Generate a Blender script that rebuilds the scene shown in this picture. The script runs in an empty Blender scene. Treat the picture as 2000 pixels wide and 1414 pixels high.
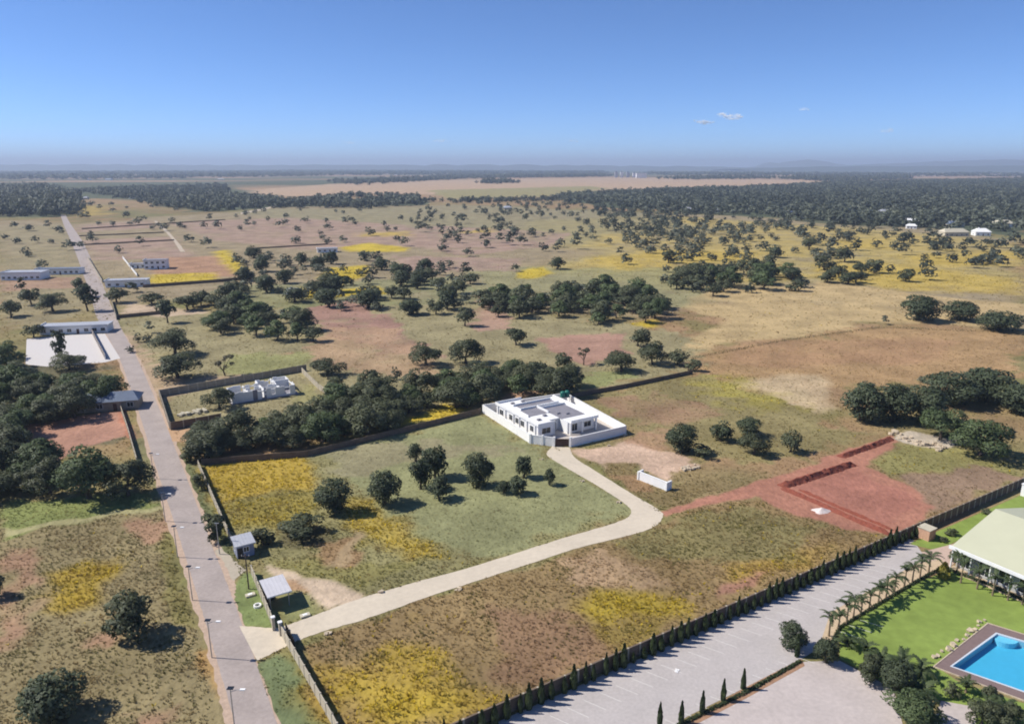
import bpy, math, random
import numpy as np
from mathutils import Vector

# ------------------------------------------------------------------ camera, sky, sun, exposure
sc = bpy.context.scene
C = sc.collection
FPX, HCAM = 1420.0, 68.0                       # focal length in photo pixels (2000 wide), drone height
PITCH = math.atan(382 / 1420)
cam_d = bpy.data.cameras.new('camera'); cam = bpy.data.objects.new('camera', cam_d); C.objects.link(cam)
cam_d.sensor_width = 36; cam_d.lens = 36 * FPX / 2000
cam_d.clip_start = 1; cam_d.clip_end = 90000
cam.location = (0, 0, HCAM); cam.rotation_euler = (math.pi / 2 - PITCH, 0, 0)
sc.camera = cam
SUN_EL, SUN_ROT = math.radians(45), math.radians(276)
w = bpy.data.worlds.new('World'); sc.world = w; w.use_nodes = True
nt = w.node_tree
sky = nt.nodes.new('ShaderNodeTexSky'); sky.sky_type = 'NISHITA'; sky.sun_disc = False
sky.sun_elevation = SUN_EL; sky.sun_rotation = SUN_ROT
sky.altitude = 0; sky.air_density = 0.5; sky.dust_density = 0.0; sky.ozone_density = 10.0
nt.nodes['Background'].inputs['Strength'].default_value = 0.122
nt.links.new(sky.outputs[0], nt.nodes['Background'].inputs['Color'])
sun_d = bpy.data.lights.new('sun', 'SUN'); sun = bpy.data.objects.new('sun', sun_d); C.objects.link(sun)
sun_d.energy = 4.4; sun_d.angle = math.radians(0.53); sun_d.color = (1.0, 0.945, 0.855)
sdir = Vector((math.sin(SUN_ROT) * math.cos(SUN_EL), math.cos(SUN_ROT) * math.cos(SUN_EL), math.sin(SUN_EL)))
sun.rotation_euler = sdir.to_track_quat('Z', 'Y').to_euler(); sun.location = sdir * 400
vs = sc.view_settings; vs.view_transform = 'Standard'; vs.look = 'None'; vs.gamma = 1; vs.use_curve_mapping = False
vs.exposure = 0.42
cy = sc.cycles
cy.use_denoising = True; cy.max_bounces = 5; cy.diffuse_bounces = 2; cy.glossy_bounces = 2; cy.transmission_bounces = 2
cy.transparent_max_bounces = 8; cy.volume_bounces = 0; cy.filter_width = 1.9
cy.use_adaptive_sampling = True; cy.adaptive_threshold = 0.02

rnd = random.Random(7); rng = np.random.default_rng(7)
V = np.array([.849, .528]); U = np.array([-.528, .849]); RZ = math.atan2(.528, .849)

def P(px, py, z=0.0):
    """ground point that stands at a spot of the photograph (2000 x 1414)"""
    x = (px - 1000) / FPX; y = (707 - py) / FPX; c, s = math.cos(PITCH), math.sin(PITCH)
    d = (x, c + y * s, -s + y * c); t = (z - HCAM) / d[2]
    return Vector((d[0] * t, d[1] * t, z))
def mpp(p):
    """metres that one photo pixel spans at a point"""
    c, s = math.cos(PITCH), math.sin(PITCH)
    return (p[1] * c + (HCAM - p[2]) * s) / FPX

# ------------------------------------------------------------------ materials
def lin(r, g, b):
    f = lambda v: (v / 12.92 if v <= .04045 else ((v + .055) / 1.055) ** 2.4)
    return np.array([f(r / 255), f(g / 255), f(b / 255)])
SEEN = 1.32
def alb(r, g, b):
    """base colour of a surface that reads (r,g,b) in full sun"""
    return tuple(np.clip(lin(r, g, b) / SEEN, 0.005, .86))
MATS = {}
def mat(name, col, rough=.85, var=.18, scale=1.2, bump=0.0, bscale=6., metal=0., spec=.25, attr=None, rand=0., big=.0):
    if name in MATS: return MATS[name]
    m = bpy.data.materials.new(name); m.use_nodes = True; MATS[name] = m
    N = m.node_tree.nodes; Lk = m.node_tree.links; b = N['Principled BSDF']
    b.inputs['Roughness'].default_value = rough; b.inputs['Metallic'].default_value = metal
    b.inputs['Specular IOR Level'].default_value = spec
    geo = N.new('ShaderNodeNewGeometry')
    no = N.new('ShaderNodeTexNoise'); no.inputs['Scale'].default_value = scale; no.inputs['Detail'].default_value = 6
    no.inputs['Roughness'].default_value = .65
    Lk.new(geo.outputs['Position'], no.inputs['Vector'])
    mr = N.new('ShaderNodeMapRange'); mr.inputs[1].default_value = .3; mr.inputs[2].default_value = .7
    mr.inputs[3].default_value = 1 - var; mr.inputs[4].default_value = 1 + var
    Lk.new(no.outputs[0], mr.inputs[0])
    val = mr.outputs[0]
    if big:
        n2 = N.new('ShaderNodeTexNoise'); n2.inputs['Scale'].default_value = scale * .12; n2.inputs['Detail'].default_value = 3
        Lk.new(geo.outputs['Position'], n2.inputs['Vector'])
        m2 = N.new('ShaderNodeMapRange'); m2.inputs[1].default_value = .35; m2.inputs[2].default_value = .65
        m2.inputs[3].default_value = 1 - big; m2.inputs[4].default_value = 1 + big
        Lk.new(n2.outputs[0], m2.inputs[0])
        mm = N.new('ShaderNodeMath'); mm.operation = 'MULTIPLY'; Lk.new(val, mm.inputs[0]); Lk.new(m2.outputs[0], mm.inputs[1]); val = mm.outputs[0]
    if rand:
        oi = N.new('ShaderNodeObjectInfo'); m3 = N.new('ShaderNodeMapRange')
        m3.inputs[3].default_value = 1 - rand; m3.inputs[4].default_value = 1 + rand
        Lk.new(oi.outputs['Random'], m3.inputs[0])
        mm = N.new('ShaderNodeMath'); mm.operation = 'MULTIPLY'; Lk.new(val, mm.inputs[0]); Lk.new(m3.outputs[0], mm.inputs[1]); val = mm.outputs[0]
    mix = N.new('ShaderNodeVectorMath'); mix.operation = 'SCALE'
    if attr:
        at = N.new('ShaderNodeAttribute'); at.attribute_name = attr
        Lk.new(at.outputs['Color'], mix.inputs[0])
    else:
        mix.inputs[0].default_value = col
    Lk.new(val, mix.inputs['Scale']); Lk.new(mix.outputs[0], b.inputs['Base Color'])
    if bump:
        nb = N.new('ShaderNodeTexNoise'); nb.inputs['Scale'].default_value = bscale; nb.inputs['Detail'].default_value = 5
        Lk.new(geo.outputs['Position'], nb.inputs['Vector'])
        bp = N.new('ShaderNodeBump'); bp.inputs['Strength'].default_value = 1; bp.inputs['Distance'].default_value = bump
        Lk.new(nb.outputs[0], bp.inputs['Height']); Lk.new(bp.outputs[0], b.inputs['Normal'])
    return m

def leafmat(name, dark, light, trans=.25, rand=.22):
    m = bpy.data.materials.new(name); m.use_nodes = True; MATS[name] = m
    N = m.node_tree.nodes; Lk = m.node_tree.links; b = N['Principled BSDF']
    b.inputs['Roughness'].default_value = .6; b.inputs['Specular IOR Level'].default_value = .25
    at = N.new('ShaderNodeAttribute'); at.attribute_name = 'tone'
    oi = N.new('ShaderNodeObjectInfo')
    mx = N.new('ShaderNodeMix'); mx.data_type = 'RGBA'
    mx.inputs[6].default_value = (*dark, 1); mx.inputs[7].default_value = (*light, 1)
    ad = N.new('ShaderNodeMath'); ad.operation = 'MULTIPLY_ADD'; ad.inputs[1].default_value = rand * 2; ad.inputs[2].default_value = -rand
    Lk.new(oi.outputs['Random'], ad.inputs[0])
    a2 = N.new('ShaderNodeMath'); a2.operation = 'ADD'; a2.use_clamp = True
    Lk.new(at.outputs['Fac'], a2.inputs[0]); Lk.new(ad.outputs[0], a2.inputs[1]); Lk.new(a2.outputs[0], mx.inputs[0])
    Lk.new(mx.outputs[2], b.inputs['Base Color'])
    tr = N.new('ShaderNodeBsdfTranslucent'); Lk.new(mx.outputs[2], tr.inputs['Color'])
    ms = N.new('ShaderNodeMixShader'); ms.inputs[0].default_value = trans
    Lk.new(b.outputs[0], ms.inputs[1]); Lk.new(tr.outputs[0], ms.inputs[2])
    Lk.new(ms.outputs[0], N['Material Output'].inputs['Surface'])
    return m

M_WHITE = mat('white_paint', (.80, .795, .78), .7, .05, .8)
M_CREAM = mat('cream_paint', alb(214, 205, 182), .8, .08, .8)
M_CONC = mat('weathered_concrete', alb(168, 158, 142), .9, .2, 1.1)
M_PRECAST = mat('precast_panel', alb(196, 186, 166), .9, .16, .9)
M_DARKWALL = mat('brown_block', alb(128, 112, 98), .92, .22, .8)
M_BRICK = mat('pink_brick', alb(222, 178, 150), .9, .2, 3)
M_SLAB = mat('roof_slab', alb(150, 148, 156), .9, .16, .6)
M_ROOFLT = mat('grey_sheet_roof', alb(196, 198, 204), .45, .08, .7, spec=.4)
M_ROOFBL = mat('blue_sheet_roof', alb(120, 132, 152), .5, .1, .7)
M_GLASS = mat('window_glass', (.02, .025, .03), .12, .1, 1, spec=.6)
M_DARK = mat('dark_metal', (.03, .028, .027), .5, .15, 2)
M_STEEL = mat('galvanised_steel', (.42, .42, .41), .45, .1, 3, metal=.6)
M_GATE = mat('brown_steel_gate', alb(96, 72, 66), .6, .12, 2)
M_TIMBER = mat('timber_pole', alb(104, 92, 80), .9, .2, 4)
M_BARK = mat('bark', (.09, .07, .055), .95, .25, 6)
M_TANK = mat('green_tank', (.02, .16, .12), .4, .08, 3)
M_ASPH = mat('bleached_asphalt', alb(184, 171, 164), .9, .12, 1.6, .01, 20, big=.08)
M_DRIVE = mat('concrete_drive', alb(226, 212, 190), .9, .08, 1.1, .01, 14, big=.05)
M_PAVE = mat('grey_pavers', alb(202, 194, 190), .88, .1, 2.2, .008, 24, big=.04)
M_PAVEW = mat('white_pavers', alb(226, 220, 216), .88, .08, 1.4)
M_LINE = mat('white_line', alb(232, 228, 222), .8, .1, 3)
M_DECK = mat('brown_deck', alb(142, 122, 118), .8, .1, 2)
M_STONE = mat('pale_stone', alb(214, 196, 170), .9, .18, 2)
M_BASIN = mat('pool_basin', (.17, .55, .74), .4, .05, 1)
M_REDM = mat('red_earth', alb(166, 104, 84), .95, .2, 1.2, .05, 4)
M_SAND = mat('white_sand', alb(240, 226, 220), .95, .06, 1)
M_MARQ = mat('cream_canvas', alb(214, 214, 184), .6, .03, .3)
M_HILL = mat('far_hill', (.06, .075, .05), .95, .25, .004)
M_LEAF = leafmat('acacia_leaf', (.056, .068, .036), (.150, .165, .090))
M_WOOD = leafmat('woodland_leaf', (.055, .068, .048), (.150, .165, .115))
M_LEAFD = leafmat('mango_leaf', (.040, .055, .030), (.115, .140, .078))
M_LEAFG = leafmat('green_leaf', (.055, .080, .034), (.145, .188, .082))
M_LEAFY = leafmat('dry_leaf', (.09, .085, .055), (.19, .17, .11))
M_LEAFB = leafmat('cypress_leaf', (.028, .045, .02), (.085, .11, .045))
M_PALM = leafmat('palm_leaf', (.035, .055, .022), (.11, .14, .06))
M_LEAFYEL = leafmat('yellow_leaf', (.16, .15, .03), (.36, .30, .05))

# ------------------------------------------------------------------ object helpers
def link(name, me, m=None, parent=None):
    o = bpy.data.objects.new(name, me); C.objects.link(o)
    if m is not None and not me.materials: me.materials.append(m)
    if parent is not None: o.parent = parent
    return o
def tag(o, label, cat, group=None):
    o['label'] = label; o['category'] = cat
    if group: o['group'] = group
    return o
def empty(name, loc, rz=0., label=None, cat=None, group=None):
    o = bpy.data.objects.new(name, None); C.objects.link(o); o.location = loc; o.rotation_euler = (0, 0, rz)
    o.empty_display_size = .3
    if label: tag(o, label, cat, group)
    return o
class MB:
    def __init__(s): s.v = []; s.f = []
    def box(s, x0, x1, y0, y1, z0, z1):
        n = len(s.v)
        s.v += [(x0, y0, z0), (x1, y0, z0), (x1, y1, z0), (x0, y1, z0), (x0, y0, z1), (x1, y0, z1), (x1, y1, z1), (x0, y1, z1)]
        s.f += [tuple(n + i for i in q) for q in ((0, 3, 2, 1), (4, 5, 6, 7), (0, 1, 5, 4), (1, 2, 6, 5), (2, 3, 7, 6), (3, 0, 4, 7))]
        return s
    def prism(s, pts, z0, z1):
        n = len(s.v); k = len(pts)
        s.v += [(p[0], p[1], z0) for p in pts] + [(p[0], p[1], z1) for p in pts]
        s.f += [tuple(n + i for i in range(k))[::-1], tuple(n + k + i for i in range(k))]
        s.f += [(n + i, n + (i + 1) % k, n + k + (i + 1) % k, n + k + i) for i in range(k)]
        return s
    def tube(s, pts, rad, sides=6):
        n = len(s.v); pts = [Vector(p) for p in pts]
        for i, p in enumerate(pts):
            d = (pts[min(i + 1, len(pts) - 1)] - pts[max(i - 1, 0)]).normalized()
            a = d.orthogonal().normalized(); b = d.cross(a)
            for k in range(sides):
                t = 2 * math.pi * k / sides
                s.v.append(tuple(p + (a * math.cos(t) + b * math.sin(t)) * rad[i]))
        for i in range(len(pts) - 1):
            for k in range(sides):
                s.f.append((n + i * sides + k, n + i * sides + (k + 1) % sides, n + (i + 1) * sides + (k + 1) % sides, n + (i + 1) * sides + k))
        e = n + (len(pts) - 1) * sides
        s.f.append(tuple(e + k for k in range(sides))); s.f.append(tuple(n + k for k in range(sides))[::-1])
        return s
    def mesh(s, name, m=None):
        me = bpy.data.meshes.new(name); me.from_pydata(s.v, [], s.f); me.update()
        if m: me.materials.append(m)
        return me
    def build(s, name, m, parent=None): return link(name, s.mesh(name, m), m, parent)

def hsh(i, j, s):
    v = np.sin(i * 127.1 + j * 311.7 + s * 74.7) * 43758.5453
    return v - np.floor(v)
def vnoise(x, y, s=0):
    xi = np.floor(x); yi = np.floor(y); fx = x - xi; fy = y - yi
    fx = fx * fx * (3 - 2 * fx); fy = fy * fy * (3 - 2 * fy)
    a = hsh(xi, yi, s); b = hsh(xi + 1, yi, s); c = hsh(xi, yi + 1, s); d = hsh(xi + 1, yi + 1, s)
    return (a * (1 - fx) + b * fx) * (1 - fy) + (c * (1 - fx) + d * fx) * fy
def fbm(x, y, s=0, o=4):
    t = 0; a = .5
    for k in range(o):
        t = t + a * vnoise(x * 2 ** k + 17.3 * k, y * 2 ** k - 9.1 * k, s + k); a *= .5
    return t / (1 - .5 ** o)
def smooth(a, b, x):
    t = np.clip((x - a) / (b - a), 0, 1); return t * t * (3 - 2 * t)
def sdf(x, y, poly):
    """signed distance to a polygon, negative inside"""
    d = np.full(x.shape, 1e18); ins = np.zeros(x.shape, bool); n = len(poly)
    for i in range(n):
        ax, ay = poly[i]; bx, by = poly[(i + 1) % n]
        ex, ey = bx - ax, by - ay; wx, wy = x - ax, y - ay
        t = np.clip((wx * ex + wy * ey) / (ex * ex + ey * ey + 1e-9), 0, 1)
        d = np.minimum(d, (wx - ex * t) ** 2 + (wy - ey * t) ** 2)
        c = ((ay > y) != (by > y)) & (x < ex * (y - ay) / (ey if abs(ey) > 1e-9 else 1e-9) + ax)
        ins ^= c
    return np.where(ins, -1, 1) * np.sqrt(d)
def gp(pts): return [tuple(P(*q)[:2]) for q in pts]

# ------------------------------------------------------------------ the ground: what grows and lies where
# zone: outline in photo pixels (dropped on the ground), colour in sun, softness m, grass height, flower share
Z = []
def zone(pts, col, soft=2., grass=.6, flower=0., mix=1., patch=0.):
    c = np.array(col, float); c = c + (236 - c) * .07; c = c * .95 + (c @ np.array([.3, .55, .15])) * .05
    if flower >= .5 and not patch: patch = .22
    if flower >= .5 and pts[0][1] > 880: c = c * .82 + np.array((140, 122, 72)) * .18
    Z.append((gp(pts), lin(*c) / SEEN, soft, grass, flower, mix, patch))
Yel = (204, 168, 44)
# far country
zone([(0, 340), (0, 327), (2000, 327), (2000, 342), (1500, 338), (800, 340)], (92, 100, 78), 300, .5)
zone([(0, 352), (300, 350), (640, 344), (900, 340), (640, 338), (0, 341)], (168, 140, 116), 60, .3, patch=.5)
zone([(430, 376), (640, 360), (860, 352), (1200, 347), (1560, 352), (1630, 356), (1500, 364), (1200, 371), (900, 379), (640, 383), (450, 385)], (196, 164, 130), 12, .2)
zone([(820, 372), (1150, 364), (1200, 368), (1060, 384), (880, 388)], (160, 148, 96), 20, .4)
zone([(1480, 340), (1640, 338), (2000, 338), (2000, 346), (1640, 350)], (170, 142, 122), 40, .3, mix=.7)
zone([(1060, 388), (1300, 372), (1640, 358), (2000, 350), (2000, 462), (1850, 455), (1700, 445), (1500, 425), (1200, 405)], (84, 92, 66), 15, .8)
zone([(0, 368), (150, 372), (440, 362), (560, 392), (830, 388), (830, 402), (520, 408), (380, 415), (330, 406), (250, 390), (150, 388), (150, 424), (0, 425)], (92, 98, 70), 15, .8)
# plain
zone([(0, 430), (120, 436), (140, 440), (560, 405), (900, 400), (1500, 425), (2000, 470), (2000, 620), (1350, 620), (900, 600), (250, 560), (0, 500)], (160, 142, 108), 30, .5)
for q in ([(1000, 430), (1300, 420), (1700, 450), (2000, 480), (2000, 560), (1700, 560), (1400, 560), (1150, 540)],):
    zone(q, (150, 144, 102), 25, .6, 0, .6, .36)
    zone(q, (198, 170, 86), 25, .6, .35, .8, .44)
zone([(480, 410), (860, 402), (1200, 410), (1400, 440), (1150, 480), (860, 470), (560, 440)], (150, 142, 104), 25, .5, 0, .7, .32)
zone([(900, 520), (1300, 520), (1400, 560), (1340, 600), (900, 570)], (148, 146, 98), 12, .5, 0, .7, .28)
zone([(420, 560), (900, 540), (960, 600), (640, 610), (420, 600)], (140, 142, 96), 8, .5, 0, .7, .28)
for q in ([(0, 455), (125, 455), (140, 500), (0, 500)], [(150, 470), (330, 462), (380, 505), (190, 510)], [(330, 435), (560, 425), (800, 440), (860, 480), (620, 490), (420, 470)],
          [(820, 440), (1120, 455), (1080, 480), (900, 500), (800, 480)], [(760, 500), (1020, 505), (1000, 530), (800, 530)], [(150, 440), (300, 430), (300, 445), (150, 455)]):
    zone(q, (172, 142, 122), 6, .35, patch=.4)
zone([(130, 402), (200, 402), (220, 418), (150, 424)], (178, 152, 78), 10, .5, .3)
zone([(285, 505), (420, 500), (470, 540), (300, 545)], (178, 136, 104), 3, .3)
for q in ([(280, 548), (300, 536), (420, 532), (425, 550), (300, 560)], [(415, 492), (445, 488), (485, 528), (455, 535)], [(660, 484), (720, 474), (800, 484), (790, 492), (680, 492)],
          [(620, 545), (640, 522), (720, 518), (720, 536), (670, 556)], [(640, 566), (740, 560), (760, 574), (650, 582)], [(590, 560), (660, 556), (660, 580), (600, 582)],
          [(1010, 530), (1060, 520), (1080, 535), (1050, 545), (1010, 545)], [(1030, 640), (1080, 622), (1150, 628), (1190, 645), (1130, 660), (1040, 660)],
          [(940, 690), (950, 674), (1000, 674), (1000, 692), (950, 698)], [(1210, 640), (1290, 622), (1290, 640)]):
    zone(q, (206, 178, 52), 2.5, .8, .8)
for q in ([(1140, 505), (1300, 488), (1480, 492), (1460, 508), (1200, 530)], [(1590, 520), (1700, 510), (2000, 545), (2000, 575), (1760, 570), (1620, 548)], [(1640, 470), (1720, 466), (1740, 486), (1650, 486)],
          [(1750, 500), (2000, 490), (2000, 520), (1800, 520)], [(700, 455), (800, 452), (800, 462), (700, 462)], [(880, 455), (960, 445), (960, 455)]):
    zone(q, (198, 168, 72), 8, .6, .5, .85, .3)
zone([(1340, 640), (1420, 570), (1620, 552), (2000, 588), (2000, 640), (1740, 632), (1360, 690)], (196, 168, 116), 10, .5, .1, patch=.25)
zone([(1350, 690), (1720, 634), (2000, 650), (2000, 735), (1640, 760), (1400, 735)], (178, 142, 96), 6, .5, patch=.25)
zone([(1380, 700), (1600, 660), (1900, 680), (1700, 720), (1500, 725)], (176, 134, 96), 10, .4, mix=.7, patch=.4)
zone([(1380, 742), (1640, 735), (1700, 775), (1640, 800), (1500, 790)], (204, 178, 138), 9, .45, mix=.85, patch=.3)
zone([(1130, 775), (1380, 733), (1560, 790), (1640, 840), (1720, 850), (1560, 900), (1350, 900), (1220, 830)], (146, 132, 84), 4, .6, .05)
zone([(1360, 745), (1450, 738), (1560, 795), (1480, 800), (1380, 770)], (172, 158, 66), 6, .8, .5, .9, .3)
zone([(1150, 785), (1280, 770), (1420, 800), (1320, 840), (1230, 830)], (158, 124, 92), 5, .4, patch=.5)
# middle fields
zone([(230, 620), (900, 590), (1340, 650), (1360, 720), (1110, 775), (930, 800), (400, 880), (320, 830), (250, 680)], (158, 146, 104), 6, .55, .02)
zone([(600, 600), (700, 582), (800, 650), (860, 700), (760, 690), (620, 650)], (166, 126, 108), 5, .3, patch=.3)
zone([(640, 640), (760, 640), (830, 690), (860, 740), (700, 735), (580, 690)], (184, 148, 112), 6, .35, mix=.8, patch=.3)
zone([(1050, 660), (1220, 650), (1230, 690), (1140, 715), (1080, 690)], (178, 136, 114), 3, .2)
zone([(930, 580), (1000, 590), (1000, 640), (920, 650)], (176, 140, 116), 4, .3, patch=.3)
zone([(440, 690), (620, 690), (560, 740), (440, 742)], (150, 148, 92), 4, .5)
zone([(1120, 735), (1220, 720), (1250, 735), (1140, 765)], (150, 152, 94), 3, .5)
zone([(250, 640), (300, 700), (330, 740), (480, 730), (470, 745), (310, 778), (320, 830), (300, 800), (240, 690)], (186, 158, 124), 3, .35, patch=.25)
zone([(250, 590), (330, 600), (420, 610), (320, 620), (240, 612)], (198, 172, 142), 2, .2)
zone([(590, 745), (640, 770), (600, 790), (560, 780)], (160, 152, 98), 3, .5)
zone([(790, 820), (880, 788), (905, 800), (895, 812), (790, 832)], (210, 180, 52), 1.5, .9, .95)
zone([(980, 772), (1060, 760), (1060, 770), (960, 792)], (190, 150, 118), 2, .1)
# left side
zone([(0, 440), (130, 440), (190, 600), (100, 640), (0, 640)], (156, 142, 104), 8, .5, patch=.3)
zone([(0, 545), (150, 540), (175, 560), (0, 570)], (172, 138, 110), 4, .3)
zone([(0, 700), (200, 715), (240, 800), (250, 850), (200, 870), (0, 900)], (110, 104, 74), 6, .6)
zone([(45, 900), (50, 830), (130, 815), (238, 800), (250, 848), (180, 870), (120, 895)], (186, 136, 112), 1.5, .0)
zone([(232, 800), (246, 800), (262, 858), (246, 858)], (190, 120, 94), 1., .0)
zone([(258, 860), (285, 850), (330, 1000), (318, 1000), (290, 940)], (138, 132, 88), 1.5, .7)
# front left field
zone([(-200, 990), (320, 985), (460, 1414), (460, 1700), (-400, 1700), (-400, 1000)], (150, 134, 92), 3, .75, .03, 1, .1)
zone([(0, 985), (120, 970), (300, 960), (322, 985), (180, 1010), (0, 1050)], (134, 142, 76), 2, .5)
zone([(0, 1035), (160, 1008), (315, 988), (318, 994), (170, 1016), (0, 1046)], (176, 168, 116), 1., .1)
for q in ([(0, 1080), (60, 1070), (70, 1200), (50, 1260), (0, 1280)], [(250, 1010), (330, 1005), (345, 1060), (260, 1070)], [(170, 1230), (260, 1220), (240, 1260), (170, 1262)], [(270, 1390), (360, 1380), (330, 1440), (260, 1440)]):
    zone(q, (176, 134, 104), 3, .4, 0, .85, .3)
for q in ([(90, 1120), (180, 1090), (250, 1095), (230, 1120), (180, 1150), (170, 1180), (100, 1190)], [(80, 1160), (175, 1150), (165, 1195), (95, 1195)]):
    zone(q, (190, 158, 48), 1.5, 1.0, .7, .9, .2)
zone([(385, 1270), (425, 1260), (450, 1400), (400, 1330)], (186, 148, 90), 1, 1.1)
zone([(300, 1040), (350, 1040), (395, 1240), (330, 1220)], (136, 126, 72), 2, .9, .05)
# verge between road and front wall
zone([(330, 880), (385, 900), (440, 1040), (478, 1100), (455, 1130), (420, 1100), (370, 960)], (112, 116, 74), 1.5, .8)
zone([(450, 1150), (470, 1120), (500, 1120), (545, 1228), (470, 1224), (455, 1190)], (124, 138, 78), .6, .2)
zone([(500, 1292), (548, 1268), (640, 1414), (680, 1500), (560, 1500)], (118, 130, 84), .8, .3)
# plot north of the drive
zone([(390, 908), (600, 885), (940, 808), (1036, 868), (1235, 990), (1235, 1005), (900, 1112), (720, 1166), (560, 1215), (500, 1110)], (148, 140, 90), 1.5, .7, .02)
zone([(600, 890), (930, 812), (1036, 870), (1225, 980), (1225, 1000), (940, 1090), (860, 1060), (790, 1010), (700, 960), (640, 910)], (146, 146, 98), 3, .25)
zone([(600, 890), (700, 870), (860, 860), (1000, 870), (1060, 890), (900, 880), (720, 930), (660, 930)], (154, 142, 108), 4, .25, mix=.7, patch=.3)
zone([(395, 916), (470, 892), (590, 893), (622, 930), (600, 960), (500, 965), (440, 985), (408, 960)], (204, 170, 58), 1.5, 1.1, .95, .95, .12)
zone([(420, 990), (500, 965), (620, 960), (620, 1010), (560, 1030), (450, 1040)], (158, 140, 58), 2, 1.0, .35, .9)
zone([(690, 975), (720, 968), (780, 1010), (840, 1050), (880, 1090), (830, 1100), (760, 1080), (690, 1050), (670, 1020)], (186, 160, 62), 2, 1.1, .7, .9, .1)
zone([(560, 1020), (640, 1030), (640, 1060), (560, 1062)], (112, 104, 70), 2, .7)
zone([(600, 1060), (680, 1050), (720, 1080), (680, 1110), (620, 1100)], (160, 128, 88), 2, .6, patch=.2)
zone([(500, 1100), (580, 1080), (700, 1110), (860, 1090), (720, 1158), (640, 1140), (560, 1105)], (146, 138, 76), 2, .8, .1, .8)
zone([(690, 1030), (705, 1040), (680, 1100), (640, 1110)], (182, 156, 116), 1.2, .1, mix=.7)
zone([(512, 1106), (560, 1104), (640, 1135), (715, 1160), (715, 1175), (640, 1190), (610, 1165), (580, 1150), (545, 1125)], (216, 190, 160), 1., .03, patch=.15)
zone([(548, 1128), (590, 1130), (608, 1160), (560, 1150)], (186, 148, 110), .8, .1)
zone([(540, 1160), (600, 1165), (622, 1196), (560, 1215), (545, 1200)], (140, 140, 86), 1, .25)
# plot south of the drive
zone([(572, 1258), (725, 1207), (900, 1150), (1110, 1080), (1260, 1038), (1330, 1005), (1480, 970), (1640, 1030), (1740, 1050), (1400, 1200), (930, 1412), (700, 1500)], (152, 126, 82), 1.5, .8, .06)
zone([(590, 1300), (700, 1290), (760, 1240), (830, 1240), (860, 1300), (980, 1330), (1000, 1360), (930, 1400), (800, 1440), (660, 1440), (640, 1350)], (188, 156, 56), 3, 1.2, .75, .9, .1)
zone([(700, 1310), (860, 1320), (900, 1370), (840, 1430), (740, 1430), (690, 1370)], (208, 176, 52), 3, 1.25, .95, .9)
zone([(1110, 1165), (1170, 1152), (1270, 1160), (1350, 1180), (1340, 1215), (1240, 1215), (1130, 1210)], (186, 160, 44), 2, 1.15, .75, .9, .1)
zone([(1150, 1220), (1300, 1210), (1240, 1280), (1180, 1300)], (160, 136, 62), 2, 1., .25, .8)
zone([(960, 1180), (1100, 1190), (1200, 1240), (1170, 1300), (1050, 1330), (1000, 1300)], (146, 112, 82), 3, .6, .02, .85)
zone([(1090, 1090), (1180, 1080), (1260, 1110), (1330, 1150), (1240, 1155), (1130, 1140)], (192, 158, 120), 2, .7, 0, .8, .3)
zone([(1180, 1060), (1320, 1020), (1480, 985), (1600, 1040), (1560, 1090), (1380, 1090), (1240, 1090)], (138, 128, 78), 3, .8, .08, .85)
zone([(1400, 1100), (1560, 1075), (1640, 1060), (1560, 1110), (1430, 1150)], (172, 140, 60), 2, 1., .4, .8, .2)
zone([(1400, 1140), (1500, 1110), (1480, 1140), (1400, 1180)], (168, 116, 98), 2, .5, 0, .8, .2)
# beside the house: spill of pale soil
zone([(1115, 880), (1240, 860), (1330, 890), (1370, 905), (1300, 935), (1230, 905), (1200, 930), (1150, 900)], (212, 178, 150), 1.5, .05, patch=.15)
zone([(1230, 850), (1300, 840), (1330, 880), (1240, 870)], (178, 136, 104), 3, .3, mix=.8, patch=.3)
zone([(1160, 905), (1230, 905), (1300, 950), (1420, 930), (1330, 990), (1290, 990), (1240, 965)], (142, 122, 78), 2, .7, patch=.1)
zone([(1180, 925), (1280, 925), (1280, 960), (1230, 955)], (170, 130, 92), 1.5, .3, mix=.7)
# red earth works
zone([(1290, 998), (1420, 960), (1540, 925), (1640, 885), (1745, 850), (1755, 862), (1700, 900), (1690, 912), (1760, 940), (1840, 985), (1790, 1025), (1740, 1048), (1640, 1030), (1560, 1010), (1480, 968), (1400, 985), (1300, 1006)], (182, 122, 98), 1., .02)
zone([(1540, 950), (1670, 908), (1700, 930), (1800, 980), (1760, 1010), (1700, 1025)], (176, 114, 94), 2, .0)
zone([(1700, 900), (1760, 865), (1860, 870), (1980, 905), (2000, 930), (1900, 910), (1780, 928), (1730, 925)], (150, 142, 82), 2, .7, .25, 1, .1)
zone([(1760, 935), (1900, 912), (2000, 925), (2000, 940), (1830, 1000)], (152, 124, 98), 2, .35, patch=.2)
zone([(1745, 858), (1770, 840), (1880, 865), (1850, 880), (1790, 870)], (206, 190, 168), 1, .0, patch=.3)

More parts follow.
